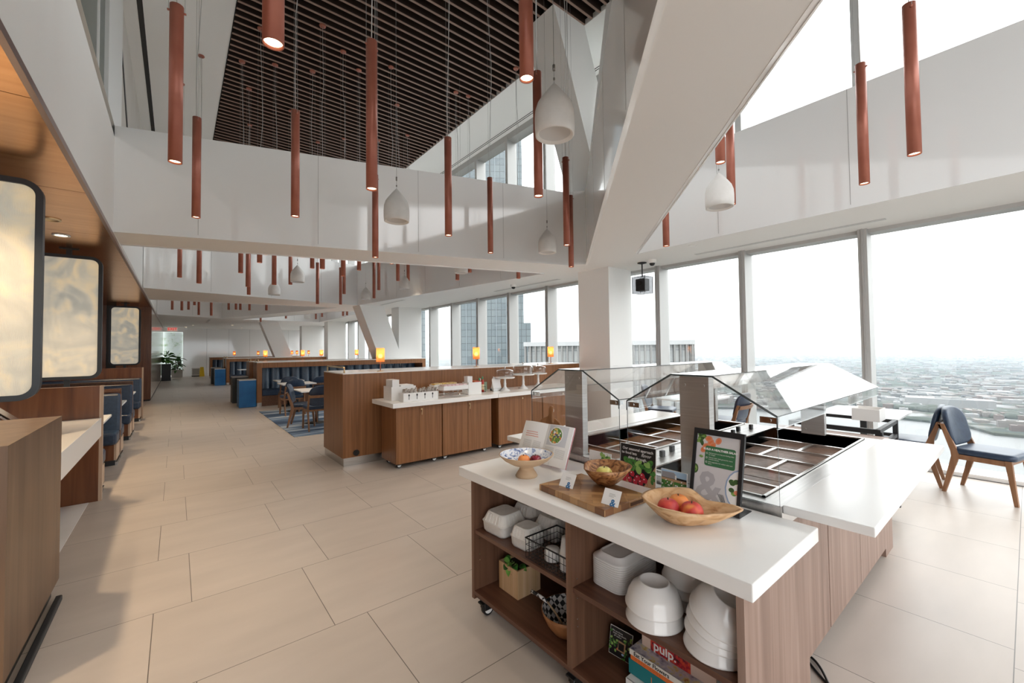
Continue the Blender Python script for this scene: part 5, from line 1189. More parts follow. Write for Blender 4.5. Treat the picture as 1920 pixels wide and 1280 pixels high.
# ================================================================== CHAIRS, TABLES, RUG, BINS
def make_chair():
    t = thing('dining_chair', '', 'chair')
    def leg(pts, w, ox, nm):
        """flat timber leg: list of (y, z, depth)"""
        b = MB(); b.prism([(y+d/2, z) for y, z, d in pts]+[(y-d/2, z) for y, z, d in reversed(pts)], 'x', ox-w/2, ox+w/2); b.build(nm, M_chairwood, t, bevel=0.003)
    for s in (-1, 1):
        leg([(-0.265, 0.0, 0.032), (-0.165, 0.40, 0.062), (-0.170, 0.45, 0.062), (-0.262, 0.73, 0.034)], 0.028, s*0.225, 'rear_leg')
        leg([(0.255, 0.0, 0.030), (0.212, 0.43, 0.05)], 0.034, s*0.222, 'front_leg')
        MB().box(s*0.222-0.012, -0.15, 0.375, s*0.222+0.012, 0.20, 0.425).build('side_rail', M_chairwood, t)
    b = MB(); b.box(-0.21, 0.198, 0.385, 0.21, 0.222, 0.425); b.box(-0.21, -0.16, 0.385, 0.21, -0.138, 0.425); b.build('cross_rail', M_chairwood, t)
    b = MB()
    def bk(u, v): a = (u-0.5)*2; return (a*0.235, -0.285-0.035*(1-a*a)-0.022*(v-0.5), 0.665+0.055*v)
    b.grid(bk, 12, 1); k = len(b.v); b.grid(lambda u, v: tuple(Vector(bk(u, v))+Vector((0, 0.022, 0))), 12, 1, flip=True)
    for e0 in (0, 1):
        p = [bk(i/12, e0) for i in range(13)]; q = [tuple(Vector(x)+Vector((0, 0.022, 0))) for x in p]; b.add(p+q, [(i, i+1, 14+i, 13+i) for i in range(12)])
    b.build('back_rail', M_chairwood, t)
    # seat cushion and curved back, both rounded slabs
    b = MB()
    def rr(w, d, r, z, s=1.0, oy=0):
        p = []
        for cx, cy, a0 in ((w-r, d-r, 0), (-w+r, d-r, 90), (-w+r, -d+r, 180), (w-r, -d+r, 270)):
            for i in range(6): a = math.radians(a0+18*i); p.append(((cx+r*math.cos(a))*s, (cy+r*math.sin(a))*s+oy, z))
        return p
    rg = [rr(0.235, 0.225, 0.06, 0.426, 0.97, 0.035), rr(0.24, 0.23, 0.06, 0.44, 1, 0.035), rr(0.24, 0.23, 0.06, 0.475, 1, 0.035), rr(0.235, 0.225, 0.06, 0.488, 0.97, 0.035), rr(0.235, 0.225, 0.06, 0.494, 0.85, 0.035)]
    n = 24; b.add([p for q in rg for p in q], [(k*n+i, k*n+(i+1) % n, (k+1)*n+(i+1) % n, (k+1)*n+i) for k in range(4) for i in range(n)], 0, True); b.f += [tuple(range(n))[::-1], tuple(range(4*n, 5*n))]; b.m += [0, 0]; b.s += [False, True]
    b.build('seat', M_navy, t)
    b = MB(); N = 30; th = 0.052
    out = []
    for i in range(N):
        a = 2*PI*i/N; c, s_ = math.cos(a), math.sin(a); e = 2.0/(4.2 if s_ < 0 else 2.7)
        out.append((0.232*math.copysign(abs(c)**e, c)*(1.0 if s_ < 0 else 0.97), 0.205*math.copysign(abs(s_)**e, s_)))
    def P3(x, z, off): return (x, -0.215-0.30*(z)*0.62-0.10*(1-(x/0.235)**2)*0.35+off, 0.70+z)
    rings = []
    for s_, off in ((0.90, -th/2), (0.98, -th*0.40), (1.0, 0), (0.98, th*0.40), (0.90, th/2)): rings.append([P3(x*s_, z*s_, off) for x, z in out])
    vs = [p for r in rings for p in r]
    fs = [(k*N+i, k*N+(i+1) % N, (k+1)*N+(i+1) % N, (k+1)*N+i) for k in range(4) for i in range(N)]
    vs += [P3(0, 0, -th/2), P3(0, 0, th/2)]
    half = [P3(x*0.5, z*0.5, -th/2) for x, z in out]+[P3(x*0.5, z*0.5, th/2) for x, z in out]
    hb = len(vs); vs += half
    for i in range(N):
        j = (i+1) % N; fs += [(i, hb+i, hb+j, j), (hb+i, 5*N, hb+j), (4*N+i, 4*N+j, hb+N+j, hb+N+i), (hb+N+i, hb+N+j, 5*N+1)]
    b.add(vs, fs, 0, True); b.build('backrest', M_navy, t)
    return t
ch0 = make_chair(); ch0.location = (6.67, 0.315, 0); ch0.rotation_euler = (0, 0, math.radians(166.5)); ch0['label'] = 'navy dining chair with oak legs nearest the right edge, beside the window'
def chair(x, y, deg, lab): dup(ch0, (x, y, 0), math.radians(deg), lab)
chair(6.82, 0.93, 3, 'navy dining chair back to back with the one at the right edge')
chair(6.93, 4.30, 200, 'navy dining chair by the window seen through the left guard glass')
chair(6.62, 2.95, 0, 'navy dining chair by the window seen through the right guard glass, its back turned')
chair(2.13, 9.84, -110, 'navy chair standing sideways at the nearest table on the blue rug')
chair(2.27, 9.20, 0, 'navy chair with its back to us on the near edge of the blue rug')
chair(2.30, 11.75, 4, 'navy chair with its back turned at the middle table on the rug')
chair(2.47, 13.10, -4, 'navy chair with its back turned at the table by the long banquette')
chair(3.15, 12.6, 0, 'navy chair farther right at the banquette tables, only its rounded back showing')
def table(x0, y0, x1, y1, lab, z=0.75):
    t = thing('dining_table', lab, 'table', ((x0+x1)/2, (y0+y1)/2, 0)); w, d = (x1-x0)/2, (y1-y0)/2
    MB().box(-w, -d, z-0.03, w, d, z).build('tabletop', M_marble, t, bevel=0.006)
    MB().cyl((0, 0, 0.02), (0, 0, z-0.03), 0.035, n=18).build('column', M_dark, t)
    MB().lathe([(0, 0), (0.27, 0), (0.27, 0.008), (0.05, 0.022), (0, 0.022)], 32).build('foot', M_dark, t)
table(2.05, 9.62, 2.85, 10.42, 'white table on the near part of the blue rug'); table(2.12, 11.95, 2.92, 12.75, 'white table at the far edge of the blue rug')
table(2.24, 13.38, 2.94, 14.15, 'white table in front of the left end of the long banquette'); table(3.4, 13.38, 4.1, 14.15, 'white table at the long banquette, farther right')
table(6.30, 0.96, 7.32, 1.74, 'white table by the window behind the back-to-back chairs'); table(6.25, 3.2, 7.3, 3.95, 'white table by the window between the two chairs seen through glass')
table(2.3, 23.5, 3.0, 24.2, 'small white table at the farther banquette')
M_rug = pr('striped_rug', (0.1, 0.15, 0.22), 0.9)
def rugm():
    N, L, bs = nodes(M_rug); tc = N.new('ShaderNodeTexCoord'); mp = N.new('ShaderNodeMapping'); mp.inputs['Scale'].default_value = (0.22, 1.7, 1); no = N.new('ShaderNodeTexNoise'); no.inputs['Scale'].default_value = 1.5; no.inputs['Detail'].default_value = 4
    cr = N.new('ShaderNodeValToRGB'); e = cr.color_ramp.elements; e[0].position = 0.40; e[0].color = (0.025, 0.05, 0.10, 1); e[1].position = 0.60; e[1].color = (0.42, 0.46, 0.50, 1); a = e.new(0.5); a.color = (0.10, 0.16, 0.25, 1)
    L.new(tc.outputs['Object'], mp.inputs[0]); L.new(mp.outputs[0], no.inputs['Vector']); L.new(no.outputs[0], cr.inputs[0]); L.new(cr.outputs[0], bs.inputs['Base Color'])
rugm()
tag(MB().box(1.72, 8.6, 0.0005, 6.3, 12.9, 0.009).build('striped_rug', M_rug), 'blue and grey striped rug under the chairs behind the nearest half wall', 'rug')
def bin_(x, y, lab, z=0.80, w=0.42, d=0.55, m=None):
    t = thing('waste_bin', lab, 'bin', (x, y, 0))
    MB().box(0, 0, 0.01, w, d, z-0.03).build('body', m or M_bluebin, t)
    MB().box(0.01, 0.01, 0, w-0.01, d-0.01, 0.01).build('base', M_dark, t)
    b = MB()
    for q in ((0, 0, w, 0.12), (0, d-0.16, w, d), (0, 0.12, 0.12, d-0.16), (w-0.12, 0.12, w, d-0.16)): b.box(q[0], q[1], z-0.03, q[2], q[3], z)
    b.build('top', pr('bin_top_grey', (0.50, 0.48, 0.46), 0.5), t); MB().box(0.11, 0.11, z-0.034, w-0.11, d-0.15, z-0.025).build('slot', M_black, t)
bin_(1.39, 14.08, 'blue waste bin standing against the end of the half wall with the long banquette')
bin_(1.36, 15.55, 'dark-sided waste bin behind the nearest blue bin', 0.82, 0.42, 0.55, noise_color('bin_dark_side', [(0.03, 0.032, 0.03), (0.05, 0.052, 0.05)], (1, 1, 1), 3, 2, 0.5))
bin_(1.43, 24.3, 'blue waste bin at the end of the farther half wall'); bin_(1.36, 25.6, 'dark waste bin behind the farther blue bin', 0.82, 0.40, 0.5, MATS['bin_dark_side'])
# bus cart at the far end of the salad bar
t = thing('bus_cart', 'black-framed cart with white tubs at the far end of the salad bar', 'cart', (4.50, 0.80, 0))
b = MB()
for x in (0, 0.70):
    for y in (0, 0.62): b.box(x-0.018, y-0.018, 0.1, x+0.018, y+0.018, 0.90)
for z in (0.885, 0.76): 
    b.box(0, -0.015, z-0.015, 0.70, 0.015, z+0.015); b.box(0, 0.605, z-0.015, 0.70, 0.635, z+0.015); b.box(-0.015, 0, z-0.015, 0.015, 0.62, z+0.015); b.box(0.685, 0, z-0.015, 0.715, 0.62, z+0.015)
b.build('frame', M_dark, t)
b = MB(); k = [( -0.0, 0.03-0.06*math.sin(PI*i/10)-0.16*(1-abs(1-2*i/10))*0.0-0.14*math.sin(PI*i/20), 0.90-0.8*i/10) for i in range(11)]
b.tube([(0.0, -0.02-0.16*(i/10)**1.6, 0.88-0.42*i/10) for i in range(11)], 0.012, 8); b.build('curved_handle', M_dark, t)
for z in (0.55, 0.2): MB().box(0.02, 0.02, z, 0.68, 0.60, z+0.02).build('shelf', M_boxw, t)
MB().box(0.04, 0.04, 0.57, 0.66, 0.58, 0.72).build('tub', M_boxw, t, bevel=0.02); MB().box(0.04, 0.04, 0.22, 0.66, 0.58, 0.38).build('tub', M_boxw, t, bevel=0.02)
for x in (0.06, 0.64):
    for y in (0.06, 0.56): caster(t, x, y)
t = thing('cart_tray', 'white tray box standing on the black-framed cart', 'box', (4.92, 0.86, 0.9005)); open_box(t, 0, 0, 0.24, 0.20, 0.11)
# cables on the floor
def cable(pts, lab):
    P_ = [Vector(p) for p in pts]; out = []
    for i in range(len(P_)-1):
        a, b_, c, d = P_[max(i-1, 0)], P_[i], P_[i+1], P_[min(i+2, len(P_)-1)]
        for k in range(8):
            s_ = k/8; out.append(0.5*((2*b_)+(c-a)*s_+(2*a-5*b_+4*c-d)*s_*s_+(3*b_-a-3*c+d)*s_**3))
    out.append(P_[-1]); tag(MB().tube(out, 0.006, 8).build('power_cable', M_black), lab, 'cable')
cable([(2.62, 0.86, 0.0065), (2.45, 0.70, 0.0065), (2.36, 0.58, 0.0065), (2.33, 0.45, 0.0065), (2.2, 0.2, 0.0065)], 'black cable curving out on the floor from under the salad bar')
cable([(2.56, 0.84, 0.02), (2.52, 0.72, 0.0085), (2.36, 0.62, 0.0195), (2.22, 0.55, 0.0065), (2.0, 0.50, 0.0065)], 'black cable crossing over another one beside the salad bar')

# ================================================================== LEFT ALCOVE
t = thing('service_desk', 'tall wood service desk at the left edge of the picture', 'desk', (-1.9, 2.96, 0))
MB().box(0, 0, 0.10, 1.30, 1.16, 1.18).build('body', wood('desk_oak', (0.11, 0.058, 0.028), (0.15, 0.082, 0.042), (0.19, 0.107, 0.057), 'z', 0.38, 22), t)
MB().box(0.0, 0.005, 0, 1.27, 1.13, 0.10).build('plinth', M_dark, t)
tag(MB().box(-0.596, 2.2, 0, -0.565, 4.0, 0.035).build('floor_strip', M_dark, bevel=0.006), 'dark rounded floor strip along the foot of the service desk', 'strip')
t = thing('pickup_counter', 'white counter with a deep front edge, between the desk and the first booth wall', 'counter', (-1.9, 4.14, 0))
MB().box(0, 0.0, 0.70, 1.27, 2.22, 0.90).build('counter_slab', M_solid, t, bevel=0.003); MB().box(0.05, 0.05, 0.0, 0.35, 2.2, 0.70).build('support', M_walnutred, t)
t = thing('payment_terminal', 'tablet payment terminal on a sloped black stand on the white counter', 'terminal', (-0.98, 4.86, 0.9005), math.radians(8))
MB().box(-0.12, -0.12, 0, 0.10, 0.12, 0.012).build('foot', M_black, t)
b = MB(); b.hexa([(-0.10, -0.11, 0.012), (0.09, -0.11, 0.012), (0.09, 0.11, 0.012), (-0.10, 0.11, 0.012)], [(-0.10, -0.11, 0.24), (-0.08, -0.11, 0.24), (-0.08, 0.11, 0.24), (-0.10, 0.11, 0.24)]); b.build('stand', M_black, t)
b = MB(); q = [(0.13, -0.14, 0.07), (0.13, 0.14, 0.07), (-0.12, 0.14, 0.32), (-0.12, -0.14, 0.32)]; b.hexa(q, [(x+0.008, y, z+0.009) for x, y, z in q]); b.build('tablet', M_steel, t, fix=True)
b = MB(); q = [(0.12, -0.128, 0.09), (0.12, 0.128, 0.09), (-0.108, 0.128, 0.318), (-0.108, -0.128, 0.318)]; b.hexa([(x+0.0095, y, z+0.0105) for x, y, z in q], [(x+0.011, y, z+0.012) for x, y, z in q]); b.build('screen', pr('tablet_screen', (0.16, 0.12, 0.11), 0.12), t)
MB().box(0.10, 0.05, 0.012, 0.20, 0.12, 0.03).build('card_reader', M_black, t); MB().box(0.14, 0.07, 0.030, 0.17, 0.09, 0.0315).build('indicator', pr('green_led', (0.1, 0.6, 0.3), 0.3, emit=(0.15, 0.9, 0.4), es=1.2), t)
# booth walls
def booth_wall(y, lab):
    t = thing('booth_wall', lab, 'partition', (-3.29, y, 0))
    MB().box(0, 0, 0, 2.64, 0.06, 1.245).build('panel', M_walnutred, t); MB().box(2.64, 0, 0, 2.668, 0.06, 1.247).build('edge_strip', wood('pale_edge', (0.44, 0.30, 0.20), (0.52, 0.37, 0.26), (0.58, 0.43, 0.31), 'z', 0.4, 30), t)
booth_wall(6.38, 'first red-brown booth wall, at the end of the white counter'); booth_wall(13.55, 'second red-brown booth wall, under the third glowing screen')
def bench(y, lab, sides):
    """booth bench; sides: -1 faces the camera, +1 faces away; y is its centre line"""
    t = thing('booth_bench', lab, 'bench', (-3.25, y, 0)); W = 2.6
    if len(sides) == 2: MB().box(0, -0.04, 0.1, W, 0.04, 1.02).build('wood_core', M_walnutred, t); MB().box(0, -0.06, 1.02, W, 0.06, 1.06).build('wood_cap', M_walnut_x, t)
    for s_ in sides:
        def Y(a): return s_*a
        def bx(x0, ya, z0, x1, yb, z1): return MB().box(x0, min(Y(ya), Y(yb)), z0, x1, max(Y(ya), Y(yb)), z1)
        b = MB(); q0 = [(0, Y(0.042), 0.42), (W, Y(0.042), 0.42), (W, Y(0.20), 0.42), (0, Y(0.20), 0.42)]; q1 = [(0, Y(0.042), 1.0), (W, Y(0.042), 1.0), (W, Y(0.13), 1.0), (0, Y(0.13), 1.0)]
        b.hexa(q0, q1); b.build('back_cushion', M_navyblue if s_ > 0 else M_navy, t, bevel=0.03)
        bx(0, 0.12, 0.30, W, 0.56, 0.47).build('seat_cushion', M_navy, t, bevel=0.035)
        bx(0, 0.045, 0.08, W-0.03, 0.50, 0.30).build('seat_base', M_walnutred, t); bx(W-0.03, 0.045, 0.08, W-0.005, 0.50, 0.30).build('end_panel', MATS['pale_edge'], t)
        bx(0, 0.045, 0.0, W-0.02, 0.46, 0.08).build('toe_kick', M_dark, t); bx(W-0.02, 0.045, 0.0, W, 0.46, 0.045).build('kick_trim', M_steel, t)
bench(6.44, 'navy booth bench on the far side of the first booth wall', (1,)); bench(8.70, 'double navy booth bench with a wood cap, nearest of the two free-standing ones', (-1, 1)); bench(10.90, 'double navy booth bench with a wood cap, behind the nearest one', (-1, 1)); bench(13.55, 'navy booth bench against the second booth wall', (-1,))
def booth_table(y0, y1, lab):
    t = thing('booth_table', lab, 'table', (-2.0, (y0+y1)/2, 0)); d = (y1-y0)/2
    MB().box(-1.2, -d, 0.715, 1.30, d, 0.745).build('tabletop', M_marble, t, bevel=0.005); MB().cyl((0.2, 0, 0.02), (0.2, 0, 0.715), 0.035, n=14).build('column', M_dark, t); MB().lathe([(0, 0.005), (0.25, 0.005), (0.25, 0.012), (0.04, 0.022), (0, 0.022)], 24, (0.2, 0, 0)).build('foot', M_dark, t)
booth_table(7.2, 8.1, 'white booth table behind the first booth wall'); booth_table(9.42, 10.36, 'white booth table between the two double benches'); booth_table(11.66, 12.56, 'white booth table before the second booth wall')
# reeded screens; reflected light gradients painted into the glass as emission
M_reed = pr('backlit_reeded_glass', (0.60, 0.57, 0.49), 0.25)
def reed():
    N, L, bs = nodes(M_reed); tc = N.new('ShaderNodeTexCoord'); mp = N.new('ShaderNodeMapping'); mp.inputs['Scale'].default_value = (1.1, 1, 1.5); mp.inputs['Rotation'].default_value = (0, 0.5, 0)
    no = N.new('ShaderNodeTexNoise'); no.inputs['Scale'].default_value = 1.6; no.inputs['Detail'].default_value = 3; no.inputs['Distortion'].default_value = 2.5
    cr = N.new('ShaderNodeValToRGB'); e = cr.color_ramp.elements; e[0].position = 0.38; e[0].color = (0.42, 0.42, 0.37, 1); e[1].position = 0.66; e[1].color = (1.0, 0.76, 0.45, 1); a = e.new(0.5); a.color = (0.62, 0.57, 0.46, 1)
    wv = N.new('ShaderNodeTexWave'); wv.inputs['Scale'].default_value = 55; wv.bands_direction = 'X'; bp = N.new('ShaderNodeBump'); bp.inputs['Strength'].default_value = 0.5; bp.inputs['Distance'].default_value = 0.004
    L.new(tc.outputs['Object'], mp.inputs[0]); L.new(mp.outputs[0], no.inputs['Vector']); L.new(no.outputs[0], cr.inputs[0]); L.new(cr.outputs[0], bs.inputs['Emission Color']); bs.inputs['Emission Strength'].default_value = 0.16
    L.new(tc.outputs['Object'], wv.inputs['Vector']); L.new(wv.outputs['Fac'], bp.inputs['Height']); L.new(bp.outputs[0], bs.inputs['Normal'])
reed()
def screen(y, lab, foot):
    t = thing('reeded_screen', lab, 'screen', (-1.225, y, 0)); w, z0, z1, r, fw = 0.355, 1.225, 3.03, 0.13, 0.045
    def rr(k, n=8):
        p = []
        for cx, cz, a0 in ((w-r, z1-r, 0), (-w+r, z1-r, 90), (-w+r, z0+r, 180), (w-r, z0+r, 270)):
            for i in range(n): a = math.radians(a0+90*i/(n-1)); p.append((cx+(r-k)*math.cos(a), cz+(r-k)*math.sin(a)))
        return p
    b = MB(); o_, i_ = rr(0), rr(fw); n = len(o_); v = []
    for ring, y_ in ((o_, -0.035), (i_, -0.035), (i_, 0.035), (o_, 0.035)): v += [(x, y_, z) for x, z in ring]
    b.add(v, [(k*n+i, k*n+(i+1) % n, ((k+1) % 4)*n+(i+1) % n, ((k+1) % 4)*n+i) for k in range(4) for i in range(n)]); b.build('frame', M_frame, t)
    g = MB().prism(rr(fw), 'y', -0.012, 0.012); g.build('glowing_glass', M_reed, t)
    b = MB(); b.box(-0.03, -0.012, z1, 0.03, 0.012, ZS-0.072); b.box(-0.10, -0.02, ZS-0.087, 0.10, 0.02, ZS-0.072); b.build('top_bracket', M_dark, t)
    b = MB(); b.box(-0.03, -0.012, foot, 0.03, 0.012, z0); b.build('bottom_post', M_frame, t)
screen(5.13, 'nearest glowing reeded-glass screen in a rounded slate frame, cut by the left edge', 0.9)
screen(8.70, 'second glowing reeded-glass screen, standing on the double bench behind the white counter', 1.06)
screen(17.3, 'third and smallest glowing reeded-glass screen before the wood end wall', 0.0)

# ================================================================== FAR END
t = thing('exit_sign', 'lit red and white exit sign over the far glazed opening', 'sign', (-0.22, 34.6, 3.12))
MB().box(-0.26, -0.02, -0.15, 0.26, 0.02, 0.15).build('housing', pr('exit_panel', (0.75, 0.62, 0.56), 0.5, emit=(1, 0.72, 0.62), es=0.08), t)
MB().text('EXIT', 0.23, (0.0, -0.021, -0.085), (1, 0, 0), (0, 0, 1), 0, align='CENTER', bold=0.006).build('lettering', pr('exit_red', (0.5, 0.01, 0.008), 0.5, emit=(0.9, 0.02, 0.01), es=0.22), t, fix=False); MB().box(-0.02, -0.01, 0.15, 0.02, 0.01, 0.20).build('hanger', M_white, t)
t = thing('planter_box', 'tall black planter with green leaves beside the far glazed opening', 'planter', (-0.655, 30.6, 0))
b = MB(); 
for q in ((0, 0, 0.42, 0.03), (0, 0.57, 0.42, 0.60), (0, 0.03, 0.03, 0.57), (0.39, 0.03, 0.42, 0.57)): b.box(q[0], q[1], 0, q[2], q[3], 0.95)
b.build('pot', M_dark, t); MB().box(0.03, 0.03, 0.8, 0.39, 0.57, 0.88).build('soil', MATS['soil'], t)
rnd = random.Random(9); M_farleaf = noise_color('far_leaf', [(0.03, 0.13, 0.02), (0.12, 0.34, 0.06)], (1, 1, 1), 5, 2, 0.4)
for i in range(26):
    a = rnd.random()*2*PI; e = rnd.uniform(0.1, 1.2); leaf(t, (0.2+0.1*math.cos(a), 0.3+0.1*math.sin(a), rnd.uniform(0.95, 1.5)), (math.cos(a)*math.cos(e), math.sin(a)*math.cos(e), math.sin(e)), (0, 0.3, 1), rnd.uniform(0.35, 0.55), rnd.uniform(0.13, 0.2), M_farleaf)
b = MB()
for i in range(4): a = i*1.6; b.tube([(0.2, 0.3, 0.86), (0.2+0.06*math.cos(a), 0.3+0.06*math.sin(a), 1.3), (0.2+0.1*math.cos(a), 0.3+0.1*math.sin(a), 1.7)], 0.012, 6)
b.build('stem', M_farleaf, t)
t = thing('trailing_shrub', 'dark green shrub in a low trough in front of the frosted far window', 'plant', (0.05, 34.3, 0))
MB().box(-0.3, -0.2, 0, 0.27, 0.2, 0.5).build('trough', pr('concrete', (0.40, 0.39, 0.36), 0.8), t)
M_farleaf2 = noise_color('far_leaf_dark', [(0.015, 0.06, 0.015), (0.06, 0.19, 0.04)], (1, 1, 1), 5, 2, 0.4)
for i in range(40):
    a = rnd.random()*2*PI; e = rnd.uniform(-0.6, 1.0); leaf(t, (-0.02+0.2*math.cos(a)*rnd.random(), 0.2*math.sin(a)*rnd.random(), rnd.uniform(0.5, 1.25)), (math.cos(a)*math.cos(e), math.sin(a)*math.cos(e), math.sin(e)), (0, 0.3, 1), rnd.uniform(0.22, 0.4), rnd.uniform(0.09, 0.15), M_farleaf2)
b = MB()
for i in range(5): a = i*1.3; b.tube([(0, 0, 0.5), (0.08*math.cos(a), 0.08*math.sin(a), 0.85), (0.14*math.cos(a), 0.14*math.sin(a), 1.2)], 0.014, 6)
b.build('stem', pr('bark', (0.06, 0.035, 0.02), 0.8), t)
t = thing('floor_fan', 'white square air unit on the floor by the end wall', 'appliance', (0.78, 34.5, 0))
MB().box(0, 0, 0.06, 0.46, 0.4, 0.58).build('casing', M_boxw, t, bevel=0.02); MB().box(0.01, 0.01, 0, 0.45, 0.39, 0.06).build('base', M_black, t); MB().box(0.05, -0.006, 0.12, 0.41, 0.0, 0.52).build('grille', pr('fan_grille', (0.45, 0.45, 0.44), 0.5), t)
t = thing('caution_sign', 'folding yellow floor sign beside the white air unit', 'sign', (1.32, 34.4, 0))
M_yel = pr('caution_yellow', (0.75, 0.50, 0.02), 0.45); b = MB()
for s_ in (-1, 1): b.hexa([(-0.14, s_*0.16-0.008, 0), (0.14, s_*0.16-0.008, 0), (0.14, s_*0.16+0.008, 0), (-0.14, s_*0.16+0.008, 0)], [(-0.09, s_*0.012-0.008, 0.62), (0.09, s_*0.012-0.008, 0.62), (0.09, s_*0.012+0.008, 0.62), (-0.09, s_*0.012+0.008, 0.62)])
b.build('board', M_yel, t)
# ================================================================== OUTSIDE
ZG = -215.0
def city_mat():
    m = pr('city_ground', (0.3, 0.3, 0.3), 0.95, spec=0.1); N, L, b = nodes(m)
    tc = N.new('ShaderNodeTexCoord')
    def noise(sc, det, st=(1, 1, 1), rot=0.0):
        mp = N.new('ShaderNodeMapping'); mp.inputs['Scale'].default_value = st; mp.inputs['Rotation'].default_value = (0, 0, rot); no = N.new('ShaderNodeTexNoise'); no.inputs['Scale'].default_value = sc; no.inputs['Detail'].default_value = det
        L.new(tc.outputs['Object'], mp.inputs[0]); L.new(mp.outputs[0], no.inputs['Vector']); return no
    vo = N.new('ShaderNodeTexVoronoi'); vo.inputs['Scale'].default_value = 0.03; vo.distance = 'MANHATTAN'; L.new(tc.outputs['Object'], vo.inputs['Vector'])
    cr = N.new('ShaderNodeValToRGB'); cr.color_ramp.interpolation = 'CONSTANT'; e = cr.color_ramp.elements
    cols = [(0.0, (0.015, 0.019, 0.012)), (0.16, (0.045, 0.041, 0.036)), (0.30, (0.094, 0.092, 0.091)), (0.40, (0.033, 0.035, 0.033)), (0.52, (0.019, 0.026, 0.015)), (0.64, (0.063, 0.055, 0.048)), (0.74, (0.121, 0.120, 0.117)), (0.84, (0.030, 0.033, 0.033)), (0.92, (0.078, 0.076, 0.073))]
    e[0].position = 0; e[0].color = (*cols[0][1], 1); e[1].position = cols[-1][0]; e[1].color = (*cols[-1][1], 1)
    for p, c in cols[1:-1]: a = e.new(p); a.color = (*c, 1)
    sx = N.new('ShaderNodeSeparateColor'); L.new(vo.outputs['Color'], sx.inputs[0]); L.new(sx.outputs[0], cr.inputs[0])
    green = noise(0.0011, 5, (1, 1, 1)); mr = N.new('ShaderNodeMapRange'); mr.inputs[1].default_value = 0.48; mr.inputs[2].default_value = 0.56; L.new(green.outputs[0], mr.inputs[0])
    mx = N.new('ShaderNodeMix'); mx.data_type = 'RGBA'; mx.inputs[7].default_value = (0.016, 0.022, 0.014, 1); L.new(mr.outputs[0], mx.inputs[0]); L.new(cr.outputs[0], mx.inputs[6]); L.new(mx.outputs[2], b.inputs['Base Color'])
    return m
# land beyond the river (its near shore runs roughly along Y at 1.7 km)
shore = [(1650, -2600), (1650, -900), (1760, -820), (1700, -300), (1560, -240), (1540, 60), (1650, 120), (1700, 500), (1500, 700), (1500, 900), (1330, 950), (1330, 1300), (1600, 1500), (1750, 2600), (1900, 6000), (2600, 14000), (6000, 40000), (40000, 40000), (40000, -20000), (3000, -9000)]
def flat(poly, z):
    b = MB(); tr = tessellate_polygon([[Vector((x, y, 0)) for x, y in poly]]); b.add([(x, y, z) for x, y in poly], [tuple(t) for t in tr])
    n = len(poly); b.add([(x, y, z) for x, y in poly]+[(x, y, z-8) for x, y in poly], [(i, (i+1) % n, n+(i+1) % n, n+i) for i in range(n)]); return b
struct('land_far_shore', flat(shore, ZG), city_mat())
M_water = noise_color('river_water', [(0.060, 0.063, 0.062), (0.073, 0.074, 0.073)], (1, 6, 1), 0.004, 4, 0.35)
nodes(M_water)[2].inputs['Specular IOR Level'].default_value = 0.12
struct('water_river', MB().box(250, -9000, ZG-12, 20000, 30000, ZG-6), M_water)
struct('land_near_shore', MB().box(-400, -3000, ZG-20, 380, 9000, ZG-1), MATS['city_ground'])
# ridge of low hills on the horizon
b = MB(); rnd = random.Random(21)
for i in range(60):
    a0 = -30+i*2.2; x = 26000; y = -30000+i*1500; h = 60+90*rnd.random()
    b.hexa([(x, y, ZG), (x+3000, y, ZG), (x+3000, y+1500, ZG), (x, y+1500, ZG)], [(x+900, y, ZG+h), (x+1500, y, ZG+h), (x+1500, y+1500, ZG+h), (x+900, y+1500, ZG+h)])
struct('hills_horizon', b, pr('hill_green', (0.018, 0.023, 0.018), 0.95))
M_roofs = [pr('roof_white', (0.127, 0.125, 0.122), 0.8), pr('roof_tan', (0.081, 0.068, 0.058), 0.8), pr('roof_grey', (0.051, 0.051, 0.051), 0.8), pr('roof_brick', (0.055, 0.033, 0.026), 0.8)]
protos = []
for k, m in enumerate(M_roofs):
    b = MB().box(-0.5, -0.5, 0, 0.5, 0.5, 1); b.box(-0.2, -0.2, 1, 0.1, 0.15, 1.12)
    protos.append(b.mesh('city_block', m))
rnd = random.Random(4)
labs = ['small pale roofed building across the river', 'small tan building across the river', 'small grey building across the river', 'small brick building across the river']
def in_land(x, y):
    return x > (1700 if y < -240 else 1580 if y < 100 else 1740 if y < 520 else 1530 if y < 960 else 1360 if y < 1320 else 1700)+25
cnt = 0
while cnt < 230:
    d = 1400+1000*rnd.random(); a = math.radians(rnd.uniform(38, 93)); x, y = d*math.sin(a), d*math.cos(a)
    if not in_land(x, y): continue
    k = rnd.choice([0, 0, 1, 1, 2, 3]); o = bpy.data.objects.new('city_building', protos[k]); C.objects.link(o)
    o.location = (x, y, ZG); o.scale = (rnd.uniform(12, 34), rnd.uniform(12, 46), rnd.uniform(6, 17)); o.rotation_euler = (0, 0, 0.25+(PI/2 if rnd.random() < 0.5 else 0))
    tag(o, labs[k], 'building', 'city buildings across the river'); cnt += 1
big = MB(); cnt = 0
while cnt < 5200:
    d = 2400+9000*rnd.random()**1.3; a = math.radians(rnd.uniform(36, 95)); x, y = d*math.sin(a), d*math.cos(a)
    w, l, h = rnd.uniform(10, 40), rnd.uniform(12, 60), rnd.uniform(4, 13); k = rnd.choice([0, 0, 1, 1, 2, 2, 3]); c_, s_ = math.cos(0.25), math.sin(0.25)
    q = [(x+px*c_-py*s_, y+px*s_+py*c_) for px, py in ((-w/2, -l/2), (w/2, -l/2), (w/2, l/2), (-w/2, l/2))]
    big.hexa([(p[0], p[1], ZG) for p in q], [(p[0], p[1], ZG+h) for p in q], k); cnt += 1
